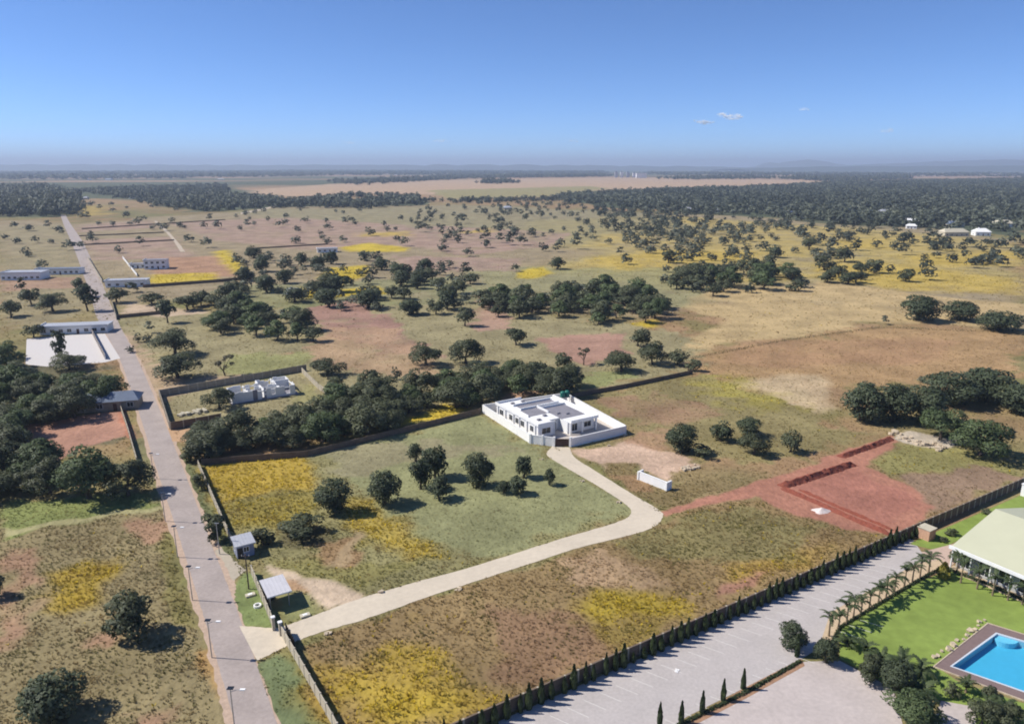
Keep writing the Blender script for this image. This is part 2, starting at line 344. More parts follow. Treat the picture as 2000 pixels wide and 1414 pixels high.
def paint(x, y):
    n1 = fbm(x / 60, y / 60, 3); n2 = fbm(x / 14, y / 14, 5)
    far = smooth(500, 2500, y)[..., None]
    a = lin(150, 138, 96) / SEEN; b = lin(168, 138, 104) / SEEN; g = lin(128, 130, 78) / SEEN
    t = smooth(.35, .65, n1)[..., None]; s = smooth(.4, .7, n2)[..., None]
    col = a * (1 - t) + b * t; col = col * (1 - .6 * s) + g * .6 * s
    n3 = fbm(x / 900, y / 500, 9)
    wood = smooth(.38, .55, n3)[..., None]
    fc = (lin(100, 104, 78) / SEEN) * wood + (lin(176, 146, 116) / SEEN) * (1 - wood)
    col = col * (1 - far) + fc * far
    grass = .5 + .2 * n2; fl = np.zeros_like(x)
    wx = (fbm(x / 5, y / 5, 11, 3) - .5); wy = (fbm(x / 5, y / 5, 12, 3) - .5); pn = fbm(x / 6, y / 6, 14, 4); pn2 = fbm(x / 25, y / 25, 15, 3)
    for poly, c, soft, gr, f, mixv, patch in Z:
        xs = [q[0] for q in poly]; ys = [q[1] for q in poly]; mg = soft * 2 + 4
        idx = np.nonzero((x > min(xs) - mg) & (x < max(xs) + mg) & (y > min(ys) - mg) & (y < max(ys) + mg))
        if not len(idx[0]): continue
        xx = x[idx]; yy = y[idx]; amp = min(soft * 1.6, 40)
        k = 1 if soft < 9 else 0
        if k: dx, dy = wx[idx] * amp * 2, wy[idx] * amp * 2
        else:
            dx = (fbm(xx / (soft * 4), yy / (soft * 4), 21, 3) - .5) * amp * 3; dy = (fbm(xx / (soft * 4), yy / (soft * 4), 22, 3) - .5) * amp * 3
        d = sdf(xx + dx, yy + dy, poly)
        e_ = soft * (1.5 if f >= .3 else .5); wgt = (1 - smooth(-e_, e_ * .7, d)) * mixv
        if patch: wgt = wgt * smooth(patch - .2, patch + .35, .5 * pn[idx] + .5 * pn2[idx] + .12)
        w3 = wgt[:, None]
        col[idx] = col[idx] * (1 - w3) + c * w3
        grass[idx] = grass[idx] * (1 - wgt) + gr * wgt; fl[idx] = fl[idx] * (1 - wgt) + f * wgt
    return col, grass, fl

def axis(a, b, fine, lo, hi, g):
    mid = list(np.arange(a, b + fine, fine)); up = [mid[-1]]; s = fine
    while up[-1] < hi: s = fine + (up[-1] - b) * g; up.append(up[-1] + max(s, fine))
    dn = [a]
    while dn[-1] > lo: s = fine + (a - dn[-1]) * g; dn.append(dn[-1] - max(s, fine))
    return np.array(dn[::-1][:-1] + mid + up[1:])
def grid_ground():
    xs = axis(-95, 125, .65, -26000, 26000, .028); ys = axis(74, 215, .65, -3000, 34000, .017)
    X, Y = np.meshgrid(xs, ys); nx, ny = len(xs), len(ys)
    x = X.ravel(); y = Y.ravel()
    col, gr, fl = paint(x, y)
    me = bpy.data.meshes.new('ground'); nv = nx * ny
    # opening for the pool
    me.vertices.add(nv); co = np.zeros((nv, 3), 'f'); co[:, 0] = x; co[:, 1] = y
    me.vertices.foreach_set('co', co.ravel())
    i = np.arange((nx - 1) * (ny - 1)); r = i // (nx - 1); c = i % (nx - 1); a = r * nx + c
    q = np.stack([a, a + 1, a + nx + 1, a + nx], 1)
    cx = x[q].mean(1); cyy = y[q].mean(1)
    q = q[sdf(cx, cyy, POOLHOLE) > 0]
    nf = len(q)
    me.loops.add(nf * 4); me.polygons.add(nf)
    me.loops.foreach_set('vertex_index', q.ravel().astype('i'))
    me.polygons.foreach_set('loop_start', (np.arange(nf) * 4).astype('i'))
    me.update(calc_edges=True)
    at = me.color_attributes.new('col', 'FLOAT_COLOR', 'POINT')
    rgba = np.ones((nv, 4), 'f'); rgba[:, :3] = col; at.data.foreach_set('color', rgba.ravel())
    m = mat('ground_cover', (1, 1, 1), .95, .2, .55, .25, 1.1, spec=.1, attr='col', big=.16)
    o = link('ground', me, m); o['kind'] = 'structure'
    return o

POOL = [(1945, 1236), (1855, 1302), (2060, 1374), (2150, 1296)]
pl = [P(*q) for q in POOL]
pc = sum((p for p in pl), Vector()) / 4
POOLHOLE = [tuple((p + (p - pc).normalized() * .25)[:2]) for p in pl]
grid_ground()

# ------------------------------------------------------------------ roads, drives, paving
def resample(pts, step):
    out = [Vector(pts[0])]
    for a, b in zip(pts[:-1], pts[1:]):
        a, b = Vector(a), Vector(b); n = max(1, int((b - a).length / step))
        out += [a.lerp(b, (k + 1) / n) for k in range(n)]
    return out
def catmull(pts, n):
    p = [Vector(q) for q in pts]; p = [p[0] * 2 - p[1]] + p + [p[-1] * 2 - p[-2]]; out = []
    m = len(p) - 3
    for k in range(n + 1):
        t = k / n * m; i = min(int(t), m - 1); t -= i; a, b, c, d = p[i:i + 4]
        out.append(.5 * ((2 * b) + (c - a) * t + (2 * a - 5 * b + 4 * c - d) * t * t + (3 * b - a - 3 * c + d) * t ** 3))
    return out
def strip(name, left, right, z, m, n=80, rag=.12, kind='structure'):
    L = catmull([P(*q) for q in left], n); R = catmull([P(*q) for q in right], n)
    v = []; f = []; k = 7
    for i in range(n + 1):
        a, b = L[i], R[i]; d = (b - a).normalized()
        a = a + d * rnd.uniform(-rag, rag); b = b + d * rnd.uniform(-rag, rag)
        for j in range(k): q = a.lerp(b, j / (k - 1)); v.append((q.x, q.y, z))
    for i in range(n):
        for j in range(k - 1): a = i * k + j; f.append((a, a + 1, a + k + 1, a + k))
    me = bpy.data.meshes.new(name); me.from_pydata(v, [], f); me.materials.append(m)
    o = link(name, me); o['kind'] = kind; return o
def sheet(name, pts, z, m, parent=None, world=False):
    q = pts if world else [P(*p) for p in pts]
    me = bpy.data.meshes.new(name); me.from_pydata([(p[0], p[1], z) for p in q], [], [tuple(range(len(q)))]); me.materials.append(m)
    o = link(name, me, None, parent); o['kind'] = 'structure'; return o

M_SHOULDER = mat('gravel_shoulder', alb(204, 178, 156), .95, .18, 1.5, .03, 6)
strip('gravel_shoulder', [(458, 1500), (438, 1400), (410, 1290), (378, 1180), (347, 1080), (322, 1005), (292, 900), (262, 800), (228, 700), (196, 640)],
      [(560, 1500), (546, 1410), (500, 1290), (460, 1170), (455, 1118), (398, 1000), (358, 900), (318, 800), (272, 700), (236, 640)], .012, M_SHOULDER, 120, .3)
strip('road', [(478, 1500), (455, 1400), (424, 1290), (391, 1180), (360, 1080), (334, 1000), (301, 900), (269, 800), (233, 700), (200, 640), (186, 612), (178, 580), (164, 540), (150, 500), (138, 470), (124, 438), (118, 420)],
      [(570, 1500), (540, 1410), (498, 1290), (455, 1170), (420, 1080), (390, 1000), (352, 900), (312, 800), (268, 700), (236, 640), (224, 612), (210, 580), (196, 545), (176, 502), (160, 470), (138, 438), (128, 420)], .026, M_ASPH, 240, .06)
strip('gravel_layby', [(420, 1075), (440, 1105), (455, 1135)], [(432, 1070), (462, 1098), (482, 1112)], .03, mat('layby_gravel', alb(196, 184, 164), .95, .1, 1.5), 12, .2)
strip('driveway', [(467, 1222), (535, 1226), (565, 1219), (620, 1199), (715, 1165), (800, 1140), (925, 1106), (1080, 1057), (1205, 1020), (1232, 1003), (1222, 985), (1170, 951), (1100, 910), (1068, 888), (1080, 871)],
      [(502, 1290), (548, 1268), (575, 1254), (625, 1235), (725, 1205), (850, 1161), (1050, 1096), (1130, 1070), (1262, 1036), (1294, 1010), (1284, 994), (1240, 968), (1160, 918), (1122, 893), (1113, 874)], .042, M_DRIVE, 120, .1)
strip('side_track', [(318, 835), (360, 838), (400, 832)], [(330, 862), (360, 862), (400, 850)], .02, mat('sandy_track', alb(206, 168, 130), .95, .14, 1), 12, .3)
strip('far_track', [(352, 492), (338, 470), (318, 448), (300, 432)], [(362, 492), (345, 470), (324, 448), (306, 432)], .02, mat('pale_track', alb(206, 190, 168), .95, .1, .5), 12, .2)
strip('far_track', [(470, 416), (520, 406), (548, 398), (572, 392)], [(470, 419), (524, 408), (556, 399), (580, 392)], .02, MATS['pale_track'], 12, .3)

# paved lots by the long wall
WA, WB = P(925, 1422), P(2010, 944)          # foot of the long wall
WD = (WB - WA).normalized(); WN = Vector((WD.y, -WD.x, 0))
lot = sheet('paved_lot', [WA - WD * 14 + WN * .6, WA + WD * 94 + WN * .6] + [P(*q) for q in ((1815, 1100), (1790, 1110), (1620, 1215), (1600, 1265), (1560, 1290), (1340, 1400), (1250, 1470))], .02, M_PAVE, None, True)
sheet('lower_paved_lot', [(1350, 1404), (1565, 1292), (1640, 1290), (1745, 1345), (1780, 1480), (1300, 1480)], .02, mat('pink_pavers', alb(208, 196, 190), .9, .1, 1.6, big=.05))
sheet('side_path', [(1838, 1368), (1905, 1380), (1905, 1470), (1800, 1470)], .018, MATS['pink_pavers'])
M_KERBL = mat('sand_strip', alb(216, 192, 160), .95, .14, 1.2)
sheet('planting_strip', [(1600, 1262), (1622, 1196), (1790, 1100), (1840, 1092), (1850, 1110), (1790, 1135), (1640, 1225), (1625, 1262)], .028, M_KERBL)
sheet('planting_bed', [(1340, 1408), (1300, 1428), (1310, 1440), (1460, 1362), (1572, 1300), (1565, 1286), (1450, 1345)], .03, mat('dry_bed', alb(178, 140, 112), .95, .2, 1.5))
M_LAWN = mat('lawn', alb(146, 166, 84), .95, .16, .5, .06, 10, spec=.1, big=.1)
sheet('lawn', [(1640, 1228), (1790, 1138), (1855, 1112), (2010, 1172), (2200, 1240), (2200, 1330), (1990, 1240), (1930, 1218), (1828, 1300), (1740, 1340), (1640, 1285)], .016, M_LAWN)
sheet('lawn', [(1775, 1062), (2010, 960), (2020, 985), (1830, 1075)], .022, M_LAWN)
sheet('lawn', [(1828, 1300), (1870, 1330), (1990, 1370), (2100, 1400), (2000, 1480), (1900, 1480), (1905, 1385), (1745, 1342)], .014, M_LAWN)
sheet('entrance_path', [(1800, 1078), (1862, 1062), (1880, 1085), (1850, 1112), (1815, 1103)], .024, mat('pink_path', alb(212, 186, 170), .9, .1, 1.5))
sheet('paved_yard', [(52, 662), (165, 652), (205, 652), (235, 700), (205, 708), (90, 716), (50, 712)], .03, M_PAVEW)
sheet('garden_path', [(1848, 1112), (1862, 1104), (2010, 1160), (2010, 1182)], .026, M_KERBL)

# parking bay lines, parts of the paved lot
lm = MB().box(-1.6, 1.6, -.05, .05, 0, .004).mesh('parking_line', M_LINE)
def parkline(p, ang):
    o = link('parking_line', lm, None, lot); o.location = (p.x, p.y, .024); o.rotation_euler = (0, 0, ang)
la = math.atan2(-.55, .84)
for k in range(30):
    parkline(WA + WD * (2 + k * 2.7) + WN * 4.6, la)
    if k < 22: parkline(WA + WD * (6 + k * 2.7) + WN * 12.8, la)

# ------------------------------------------------------------------ walls
def wall(name, pts, h, bay, mp, mq, label, group=None, th=.12, pw=.26, cap=0., cat='wall', gap=None):
    pts = [Vector((p[0], p[1], 0)) for p in pts]
    root = empty(name, pts[0], 0, label, cat, group); post = MB().box(-pw / 2, pw / 2, -pw / 2, pw / 2, 0, h + .08).mesh('post', mq)
    for a, b in zip(pts[:-1], pts[1:]):
        d = b - a; n = max(1, round(d.length / bay)); L = d.length / n; ang = math.atan2(d.y, d.x)
        g = MB(); rows = max(2, round(h / .45)); g.box(pw / 2 - .01, L - pw / 2 + .01, -th / 2, th / 2, 0, h)
        for r in range(rows): g.box(pw / 2, L - pw / 2, -th / 2 - .018, th / 2 + .018, r * h / rows + .03, (r + 1) * h / rows - .03)
        if cap: g.box(pw / 2, L - pw / 2, -th / 2 - .06, th / 2 + .06, h, h + cap)
        me = g.mesh('panel', mp)
        for k in range(n):
            o = link('panel', me, None, root); o.location = a - pts[0] + d * (k / n); o.rotation_euler = (0, 0, ang)
            o = link('post', post, None, root); o.location = a - pts[0] + d * (k / n); o.rotation_euler = (0, 0, ang)
        o = link('post', post, None, root); o.location = b - pts[0]; o.rotation_euler = (0, 0, ang); o.scale = (1.02, 1.02, 1)
    return root
wall('boundary_wall', [WA - WD * 8, WA + WD * 150], 2.0, 2.2, M_DARKWALL, M_PRECAST, 'long brown panel wall between weedy plot and grey paved lot', cap=.06)
wall('boundary_wall', [P(550, 1240), P(650, 1416), P(680, 1475)], 1.8, 2.2, M_PRECAST, M_PRECAST, 'pale precast wall running from driveway gate to bottom of photo')
wall('boundary_wall', [P(492, 1122), P(535, 1228)], 1.8, 2.2, M_PRECAST, M_PRECAST, 'short pale wall between shelter roof and round grass verge')
wall('boundary_wall', [P(388, 912), P(452, 1060)], 1.6, 2.2, M_PRECAST, M_PRECAST, 'pale wall beside the road ending at the small blue gatehouse')
wall('boundary_wall', [P(395, 908), P(600, 892), P(760, 852), P(938, 808)], 1.55, 3.0, M_DARKWALL, M_DARKWALL, 'dark shaded wall behind green plot with round trees')
wall('boundary_wall', [P(1112, 778), P(1220, 758), P(1352, 730)], 1.35, 3.2, M_DARKWALL, M_DARKWALL, 'dark wall behind the white house running toward the open plain')
wall('compound_wall', [P(332, 838), P(312, 775), P(440, 752), P(598, 724)], 2.2, 3.0, M_CONC, M_PRECAST, 'grey wall around the far side of unfinished house plot')
wall('compound_wall', [P(334, 840), P(432, 822)], 2.2, 3.0, M_DARKWALL, M_PRECAST, 'dark front wall of unfinished house plot beside sandy track')
wall('compound_wall', [P(590, 728), P(622, 760), P(660, 785)], 1.8, 3.0, M_PRECAST, M_PRECAST, 'pale side wall sloping right of the unfinished house')
wall('yard_wall', [P(178, 648), P(206, 702)], 2.0, 2.4, M_DARKWALL, M_WHITE, 'wall with white posts between paved yard and tarred road')
wall('yard_wall', [P(236, 800), P(250, 842), P(268, 905)], 1.6, 3.0, M_PRECAST, M_PRECAST, 'low pale wall between red earth yard and tarred road')
wall('field_wall', [P(218, 590), P(228, 625)], 1.8, 4.0, M_PRECAST, M_PRECAST, 'short pale wall along right edge of the far road')
wall('field_wall', [P(228, 622), P(330, 612)], 1.6, 5.0, M_DARKWALL, M_DARKWALL, 'dark cross wall behind roadside bank near far road')
wall('field_wall', [P(280, 562), P(430, 551), P(490, 545)], 1.8, 5.0, M_DARKWALL, M_DARKWALL, 'dark wall below the bright yellow strip near far houses')
wall('field_wall', [P(172, 505), P(200, 552)], 1.8, 6.0, M_PRECAST, M_PRECAST, 'pale wall hugging the right side of the far road')
wall('field_wall', [P(240, 505), P(268, 540)], 1.8, 6.0, M_WHITE, M_WHITE, 'white wall left of the far double storey house')
for a, b, t in (((150, 480), (340, 470), 'far'), ((155, 462), (320, 455), 'second'), ((160, 448), (440, 430), 'third'), ((490, 487), (640, 478), 'central')):
    wall('field_wall', [P(*a), P(*b)], 1.15, 14.0, M_DARKWALL, M_DARKWALL, {'far': 'dark boundary wall nearest of those dividing the pink far fields', 'second': 'middle dark boundary wall dividing the pink far fields', 'third': 'farthest long dark boundary wall across the pink fields', 'central': 'dark wall left of the far yellow strip on the plain'}[t])

# ------------------------------------------------------------------ buildings
def window(root, x, y, z, wd, ht, face, arch=False):
    """a window set into a facade; face: 'f' looks along -Y, 'l' along -X"""
    g = MB(); gl = MB()
    g.box(-wd / 2 - .08, wd / 2 + .08, -.06, .02, -.08, 0); g.box(-wd / 2 - .08, wd / 2 + .08, -.06, .02, ht, ht + .08)
    g.box(-wd / 2 - .08, -wd / 2, -.06, .02, 0, ht); g.box(wd / 2, wd / 2 + .08, -.06, .02, 0, ht); g.box(-.03, .03, -.05, .02, 0, ht)
    gl.box(-wd / 2, wd / 2, -.03, .01, 0, ht)
    o = gl.build('window', M_GLASS, root); fr = g.build('frame', M_WHITE, o)
    o.location = (x, y, z); o.rotation_euler = (0, 0, 0 if face == 'f' else -math.pi / 2)
    return o

# --- white house inside its own wall
B0 = P(1036, 866)
cw = empty('house_wall', B0, RZ, 'white plastered wall enclosing the flat roofed white house', 'wall')
CP = [(1.6, 27.2), (0, 0), (3.9, -4.9), None, (7.4, -7.4), (24.9, -7.7), (28.3, 23.8), (1.6, 27.2)]
def cseg(a, b, h=2.3):
    a = Vector(a); b = Vector(b); d = b - a; ang = math.atan2(d.y, d.x)
    o = MB().box(-.11, d.length + .11, -.11, .11, 0, h).build('panel', M_WHITE, cw); o.location = (a.x, a.y, 0); o.rotation_euler = (0, 0, ang)
    c = MB().box(-.16, d.length + .16, -.16, .16, h, h + .09).build('coping', M_WHITE, o)
for a, b in zip(CP[:-1], CP[1:]):
    if a and b: cseg(a, b)
for q in ((0, 0), (2, -2.5), (3.9, -4.9), (7.2, -7.2)):
    o = MB().box(-.25, .25, -.25, .25, 0, 2.6).build('pillar', M_WHITE, cw); o.location = (*q, 0); o.rotation_euler = (0, 0, math.atan2(-4.9, 3.9))
gd = Vector((7.2 - 3.9, -7.2 + 4.9)); gl_ = gd.length
gw = B0 + Vector((*(V * 3.9 + U * -4.9), 0))
gate = empty('house_gate', gw, RZ + math.atan2(gd.y, gd.x), 'brown steel driveway gate of the white walled house', 'gate')
MB().box(.28, gl_ - .28, -.04, .04, .12, 2.1).build('gate_leaf', M_GATE, gate)
for k in range(9):
    o = MB().box(-.03, .03, -.08, .08, .1, 2.2).build('gate_bar', M_DARK, gate); o.location = (.45 + k * (gl_ - .9) / 8, 0, 0)
sheet('house_yard', [Vector((B0.x + V[0] * a + U[0] * b, B0.y + V[1] * a + U[1] * b, 0)) for a, b in ((.2, .2), (7.4, -7.2), (24.8, -7.5), (28.1, 23.6), (1.7, 27))], .03, mat('yard_concrete', alb(214, 204, 194), .9, .1, .8), None, True)
hs = empty('white_house', B0, RZ, 'white flat roofed house with parapets inside walled compound', 'house')
w1 = MB()
for x0, x1, y0, y1 in ((3.7, 8.6, 2.0, 23), (8.6, 12.0, 4.6, 23), (12.0, 20.8, .6, 20)):
    w1.box(x0 + .003, x1 - .003, y0, y1, 0, 3.25)
w1.build('wall', M_WHITE, hs)
rf = MB()
for x0, x1, y0, y1 in ((3.4, 8.6, 1.6, 23.3), (8.6, 12.0, 4.2, 23.3), (12.0, 21.2, -.8, 20.3)): rf.box(x0, x1 - .004, y0, y1, 3.25, 3.42)
roof = rf.build('roof', M_WHITE, hs)
for k, (x0, x1, y0, y1, z) in enumerate(((5.2, 11.5, 9, 14.5, 3.42), (11.9, 19.6, 3, 12.6, 3.42), (7.2, 18.8, 15, 18.4, 3.42))):
    MB().box(x0, x1, y0, y1, z, z + .05 + .01 * k).build('roof_slab', M_SLAB, roof)
for x0, x1, y0, y1 in ((3.4, 3.62, 1.6, 23.3), (3.62, 12.0, 23.08, 23.3), (20.98, 21.2, -.8, 20.3), (12.2, 20.98, -.8, -.58), (3.62, 8.6, 1.6, 1.82), (5.0, 5.2, 8.8, 14.6), (11.5, 11.8, 9, 15), (6.4, 19.2, 14.6, 14.9), (6.4, 19, 18.5, 18.8), (12.0, 20, 12.7, 12.9)):
    MB().box(x0, x1, y0, y1, 3.42, 4.0).build('parapet', M_WHITE, roof)
for x, y in ((6.2, 5.4), (9.4, 7.4), (13.5, 7.0), (7.5, 20.6), (15.5, 5.6), (11, 20.8)):
    o = MB().box(-.5, .5, -.35, .35, 3.42, 3.85).build('roof_hatch', M_SLAB, roof); o.location = (x, y, 0)
for y, wd in ((5.0, 1.5), (9.5, 1.6), (12.2, 1.6), (15.4, 1.6), (20.3, 1.8)):
    window(hs, 3.70, y, 1.0, wd, 1.5, 'l')
for y in (3.2, 7.2, 10.9, 13.8, 18, 22):
    MB().box(3.42, 3.7, y - .14, y + .14, 0, 3.25).build('pilaster', M_WHITE, hs)
window(hs, 6.2, 2.0, .9, 2.6, 1.5, 'f'); window(hs, 10.3, 4.6, .2, 1.4, 2.1, 'f'); window(hs, 14.3, .6, .5, 1.7, 1.9, 'f'); window(hs, 18.6, .6, .9, 2.2, 1.4, 'f')
for x in (12.2, 16.0, 20.6):
    MB().box(x - .2, x + .2, -.7, -.3, 0, 3.25).build('porch_column', M_WHITE, hs)
pz = MB().box(4.0, 8.2, 1.2, 1.4, 0, 2.9); MB().box(8.62, 8.9, 1.9, 4.6, 0, 3.25).build('porch_column', M_WHITE, hs)
for x, y, s in ((22.6, -2.0, .8), (23.6, 2, .7), (24.3, -5.4, .6)):
    pass
tk = empty('water_tank', (B0.x + V[0] * 25.6 + U[0] * 20.6, B0.y + V[1] * 25.6 + U[1] * 20.6, 0), RZ, 'green water tanks on a stand at back corner of white house', 'water tank')
for sx in (-1.2, 1.2):
    for sy in (-.7, .7): MB().tube([(sx, sy, 0), (sx, sy, 2.4)], [.08, .08]).build('leg', M_STEEL, tk)
MB().box(-1.6, 1.6, -1, 1, 2.4, 2.55).build('platform', M_STEEL, tk)
for sx in (-.8, .8):
    o = MB().tube([(0, 0, 2.55), (0, 0, 2.7), (0, 0, 4.0), (0, 0, 4.25), (0, 0, 4.35)], [.68, .72, .72, .45, .2], 16).build('tank', M_TANK, tk); o.location = (sx, 0, 0)
    for z in (2.9, 3.25, 3.6): MB().tube([(0, 0, z), (0, 0, z + .08)], [.75, .75], 16).build('rib', M_TANK, o)

# --- gatehouse and shelter by the road
def shed(name, px, label, cat, sx, sy, h, roofm, wallm, opened=False):
    p = P(*px); r = empty(name, p, RZ, label, cat)
    if not opened:
        MB().box(0, sx, 0, sy, 0, h).build('wall', wallm, r)
        window(r, sx * .55, 0, 1.1, .9, .9, 'f'); window(r, 0, sy * .5, 1.1, .8, .8, 'l')
        d = MB().box(-.45, .45, -.03, .0, 0, 2.0).build('door', M_DARK, r); d.location = (sx * .2, -.001, 0)
    else:
        for x in (.15, sx - .15):
            for y in (.15, sy - .15): o = MB().box(-.07, .07, -.07, .07, 0, h).build('post', M_STEEL, r); o.location = (x, y, 0)
        MB().box(.1, sx - .1, sy - .12, sy - .04, 0, 1.0).build('back_panel', wallm, r)
        MB().box(.02, .1, .3, sy - .3, 0, h - .15).build('sun_block_panel', wallm, r)  # added on the sun side to block light and keep the inside dark
        MB().box(.4, 1.4, sy - 1.6, sy - .6, 0, .45).build('bench', M_DARK, r)
    rf = MB(); n = len(rf.v)
    rf.v += [(-.3, -.3, h), (sx + .3, -.3, h), (sx + .3, sy + .3, h + .28), (-.3, sy + .3, h + .28), (-.3, -.3, h + .08), (sx + .3, -.3, h + .08), (sx + .3, sy + .3, h + .36), (-.3, sy + .3, h + .36)]
    rf.f += [(0, 3, 2, 1), (4, 5, 6, 7), (0, 1, 5, 4), (1, 2, 6, 5), (2, 3, 7, 6), (3, 0, 4, 7)]
    ro = rf.build('roof', roofm, r)
    k = 0
    while k * .6 < sx:
        g = MB().box(-.03, .03, -.3, sy + .25, 0, .05).build('roof_rib', roofm, ro); g.location = (k * .6 + .2, 0, h + .09); g.rotation_euler = (math.atan2(.28, sy + .6), 0, 0); k += 1
    MB().box(-.34, sx + .34, -.36, -.3, h - .12, h + .1).build('fascia', M_WHITE, ro)
    return r
shed('gatehouse', (464, 1092), 'small blue grey gatehouse with pale sheet roof beside the road', 'gatehouse', 3.0, 3.2, 2.6, M_ROOFLT, mat('blue_grey_paint', alb(150, 156, 176), .8, .1, 1))
shed('open_shelter', (528, 1194), 'open shelter with flat white roof just inside the driveway gate', 'shelter', 3.2, 4.6, 2.7, mat('white_sheet_roof', alb(222, 220, 224), .5, .06, .6), M_DARK, True)
for q, lab in (((535, 1230), 'white gate pillar on the shelter side of driveway'), ((549, 1240), 'white gate pillar at head of the precast wall')):
    r = empty('gate_pillar', P(*q), RZ, lab, 'pillar')
    MB().box(-.22, .22, -.22, .22, 0, 2.2).build('shaft', M_PRECAST, r); MB().box(-.3, .3, -.3, .3, 2.2, 2.34).build('cap', M_WHITE, r)
gt = empty('sliding_gate', P(553, 1238) + Vector((.3, .1, 0)), RZ - math.pi / 2, 'dark steel driveway gate slid open behind precast wall', 'gate')
MB().box(0, 4.6, .12, .16, .15, 1.75).build('gate_leaf', M_DARK, gt)
for k in range(8):
    o = MB().box(-.03, .03, .08, .22, .1, 1.85).build('gate_bar', M_DARK, gt); o.location = (.05 + k * 4.5 / 7, 0, 0)
for q, lab, rr in (((489, 1163), 'pale concrete slab on grass verge beside the pale wall', 0), ((596, 1203), 'pale concrete slab on grass inside the gate by the driveway', 0)):
    o = empty('manhole_slab', P(*q), RZ, lab, 'slab')
    MB().box(-.75, .75, -.45, .45, 0, .3).build('slab', M_CREAM, o); MB().box(-.35, .35, -.25, .25, .3, .36).build('lid', M_WHITE, o)
ring = []
g = MB()
for k in range(24):
    a = 2 * math.pi * k / 24
    for r_, z in ((.62, 0), (.62, .32), (.4, .32), (.4, 0)): g.v.append((r_ * math.cos(a), r_ * math.sin(a), z))
for k in range(24):
    for j in range(4): g.f.append((k * 4 + j, ((k + 1) % 24) * 4 + j, ((k + 1) % 24) * 4 + (j + 1) % 4, k * 4 + (j + 1) % 4))
o = g.build('concrete_ring', M_WHITE); o.location = P(503, 1184); tag(o, 'round white concrete ring on verge below the pale slab', 'ring')

# --- street lamps, utility pole
def lamp(px, lab, h=5.8):
    r = empty('street_lamp', P(*px), 0, lab, 'street lamp', 'street lamps along the left side of the road')
    MB().tube([(0, 0, 0), (0, 0, h)], [.09, .06], 8).build('pole', M_STEEL, r)
    MB().tube([(0, 0, h - .2), (.7, 0, h + .1), (1.3, 0, h + .15)], [.04, .04, .035], 6).build('arm', M_STEEL, r)
    hd = MB().box(1.2, 1.85, -.16, .16, h + .1, h + .22).build('lamp_head', M_WHITE, r)
    MB().box(1.25, 1.8, -.12, .12, h + .08, h + .1).build('lens', M_GLASS, hd)
    MB().box(-.35, .45, -.3, .3, h + .35, h + .4).build('solar_panel', M_GLASS, r)
    MB().tube([(0, 0, h), (0, 0, h + .36)], [.04, .04], 6).build('bracket', M_STEEL, r)
for px, lab in (((459, 1425), 'street lamp nearest the bottom of the photo beside road'), ((414, 1284), 'street lamp opposite the driveway entrance'), ((376, 1172), 'street lamp opposite the open shelter'), ((347, 1088), 'street lamp opposite the small gatehouse'),
                ((323, 1018), 'street lamp where the grassy side path meets the road'), ((301, 935), 'street lamp beside the shady tree clump by the road')): lamp(px, lab)
r = empty('utility_pole', P(486, 1150), 0, 'dark timber pole standing between gatehouse and shelter', 'pole')
MB().tube([(0, 0, 0), (0, 0, 6.5)], [.13, .1], 8).build('pole', M_TIMBER, r); MB().box(-.7, .7, -.06, .06, 6.0, 6.14).build('crossarm', M_TIMBER, r)
for x in (-.6, 0, .6): MB().tube([(x, 0, 6.14), (x, 0, 6.4)], [.05, .03], 6).build('insulator', M_WHITE, r)
r = empty('utility_pole', P(429, 1082), 0, 'grey pole in the bushes left of gatehouse by road', 'pole')
MB().tube([(0, 0, 0), (0, 0, 6.2)], [.1, .07], 8).build('pole', M_STEEL, r); MB().box(-.3, .5, -.08, .08, 6.1, 6.22).build('bracket', M_STEEL, r)

# --- unfinished house: bare walls without a roof
r = empty('unfinished_house', P(455, 790), RZ, 'roofless unfinished house of white and grey block walls', 'house')
MB().box(-.5, 19.5, -.5, 11.5, 0, .25).build('floor_slab', M_SLAB, r)
rr = random.Random(5)
segs = [(0, 0, 1, 0), (1, 0, 3, 0), (0, 0, 0, 2), (1, 0, 1, 2), (2, 0, 2, 1), (3, 0, 3, 2), (0, 2, 2, 2), (1, 1, 3, 1), (2, 1, 2, 3), (3, 2, 4, 2), (4, 0, 4, 3), (3, 0, 4, 0), (2, 3, 4, 3), (3, 1, 3, 3)]
for i, (x0, y0, x1, y1) in enumerate(segs):
    a = Vector((x0 * 4.6, y0 * 3.6)); b = Vector((x1 * 4.6, y1 * 3.6)); d = b - a; n = max(2, int(d.length / 1.3)); ang = math.atan2(d.y, d.x)
    for k in range(n):
        L = d.length / n; h = rr.choice((2.6, 1.0, 3.0, 1.0, 2.2, 3.2, .5)) if k not in (0, n - 1) else 3.0
        o = MB().box(0, L - .004, -.11, .11, .25, .25 + h).build('wall_panel', M_WHITE if rr.random() < .9 else M_SLAB, r)
        o.location = ((a + d * (k / n)).x, (a + d * (k / n)).y, .001 * i); o.rotation_euler = (0, 0, ang)
        if h < 1.2:
            q = MB().box(0, L - .004, -.11, .11, 2.5, 2.85).build('lintel', M_WHITE, r); q.location = o.location; q.rotation_euler = o.rotation_euler
r = empty('brick_stack', P(350, 812), RZ, 'pale heap of building blocks inside the unfinished house plot', 'blocks')
for k in range(34):
    a = rr.uniform(0, 7); b = rr.gauss(0, .7); s = rr.uniform(.35, .8)
    o = MB().box(-s, s, -s * .6, s * .6, 0, s * rr.uniform(.6, 1.3)).build('block', M_CREAM, r); o.location = (a, b, 0); o.rotation_euler = (0, 0, rr.uniform(0, 3))

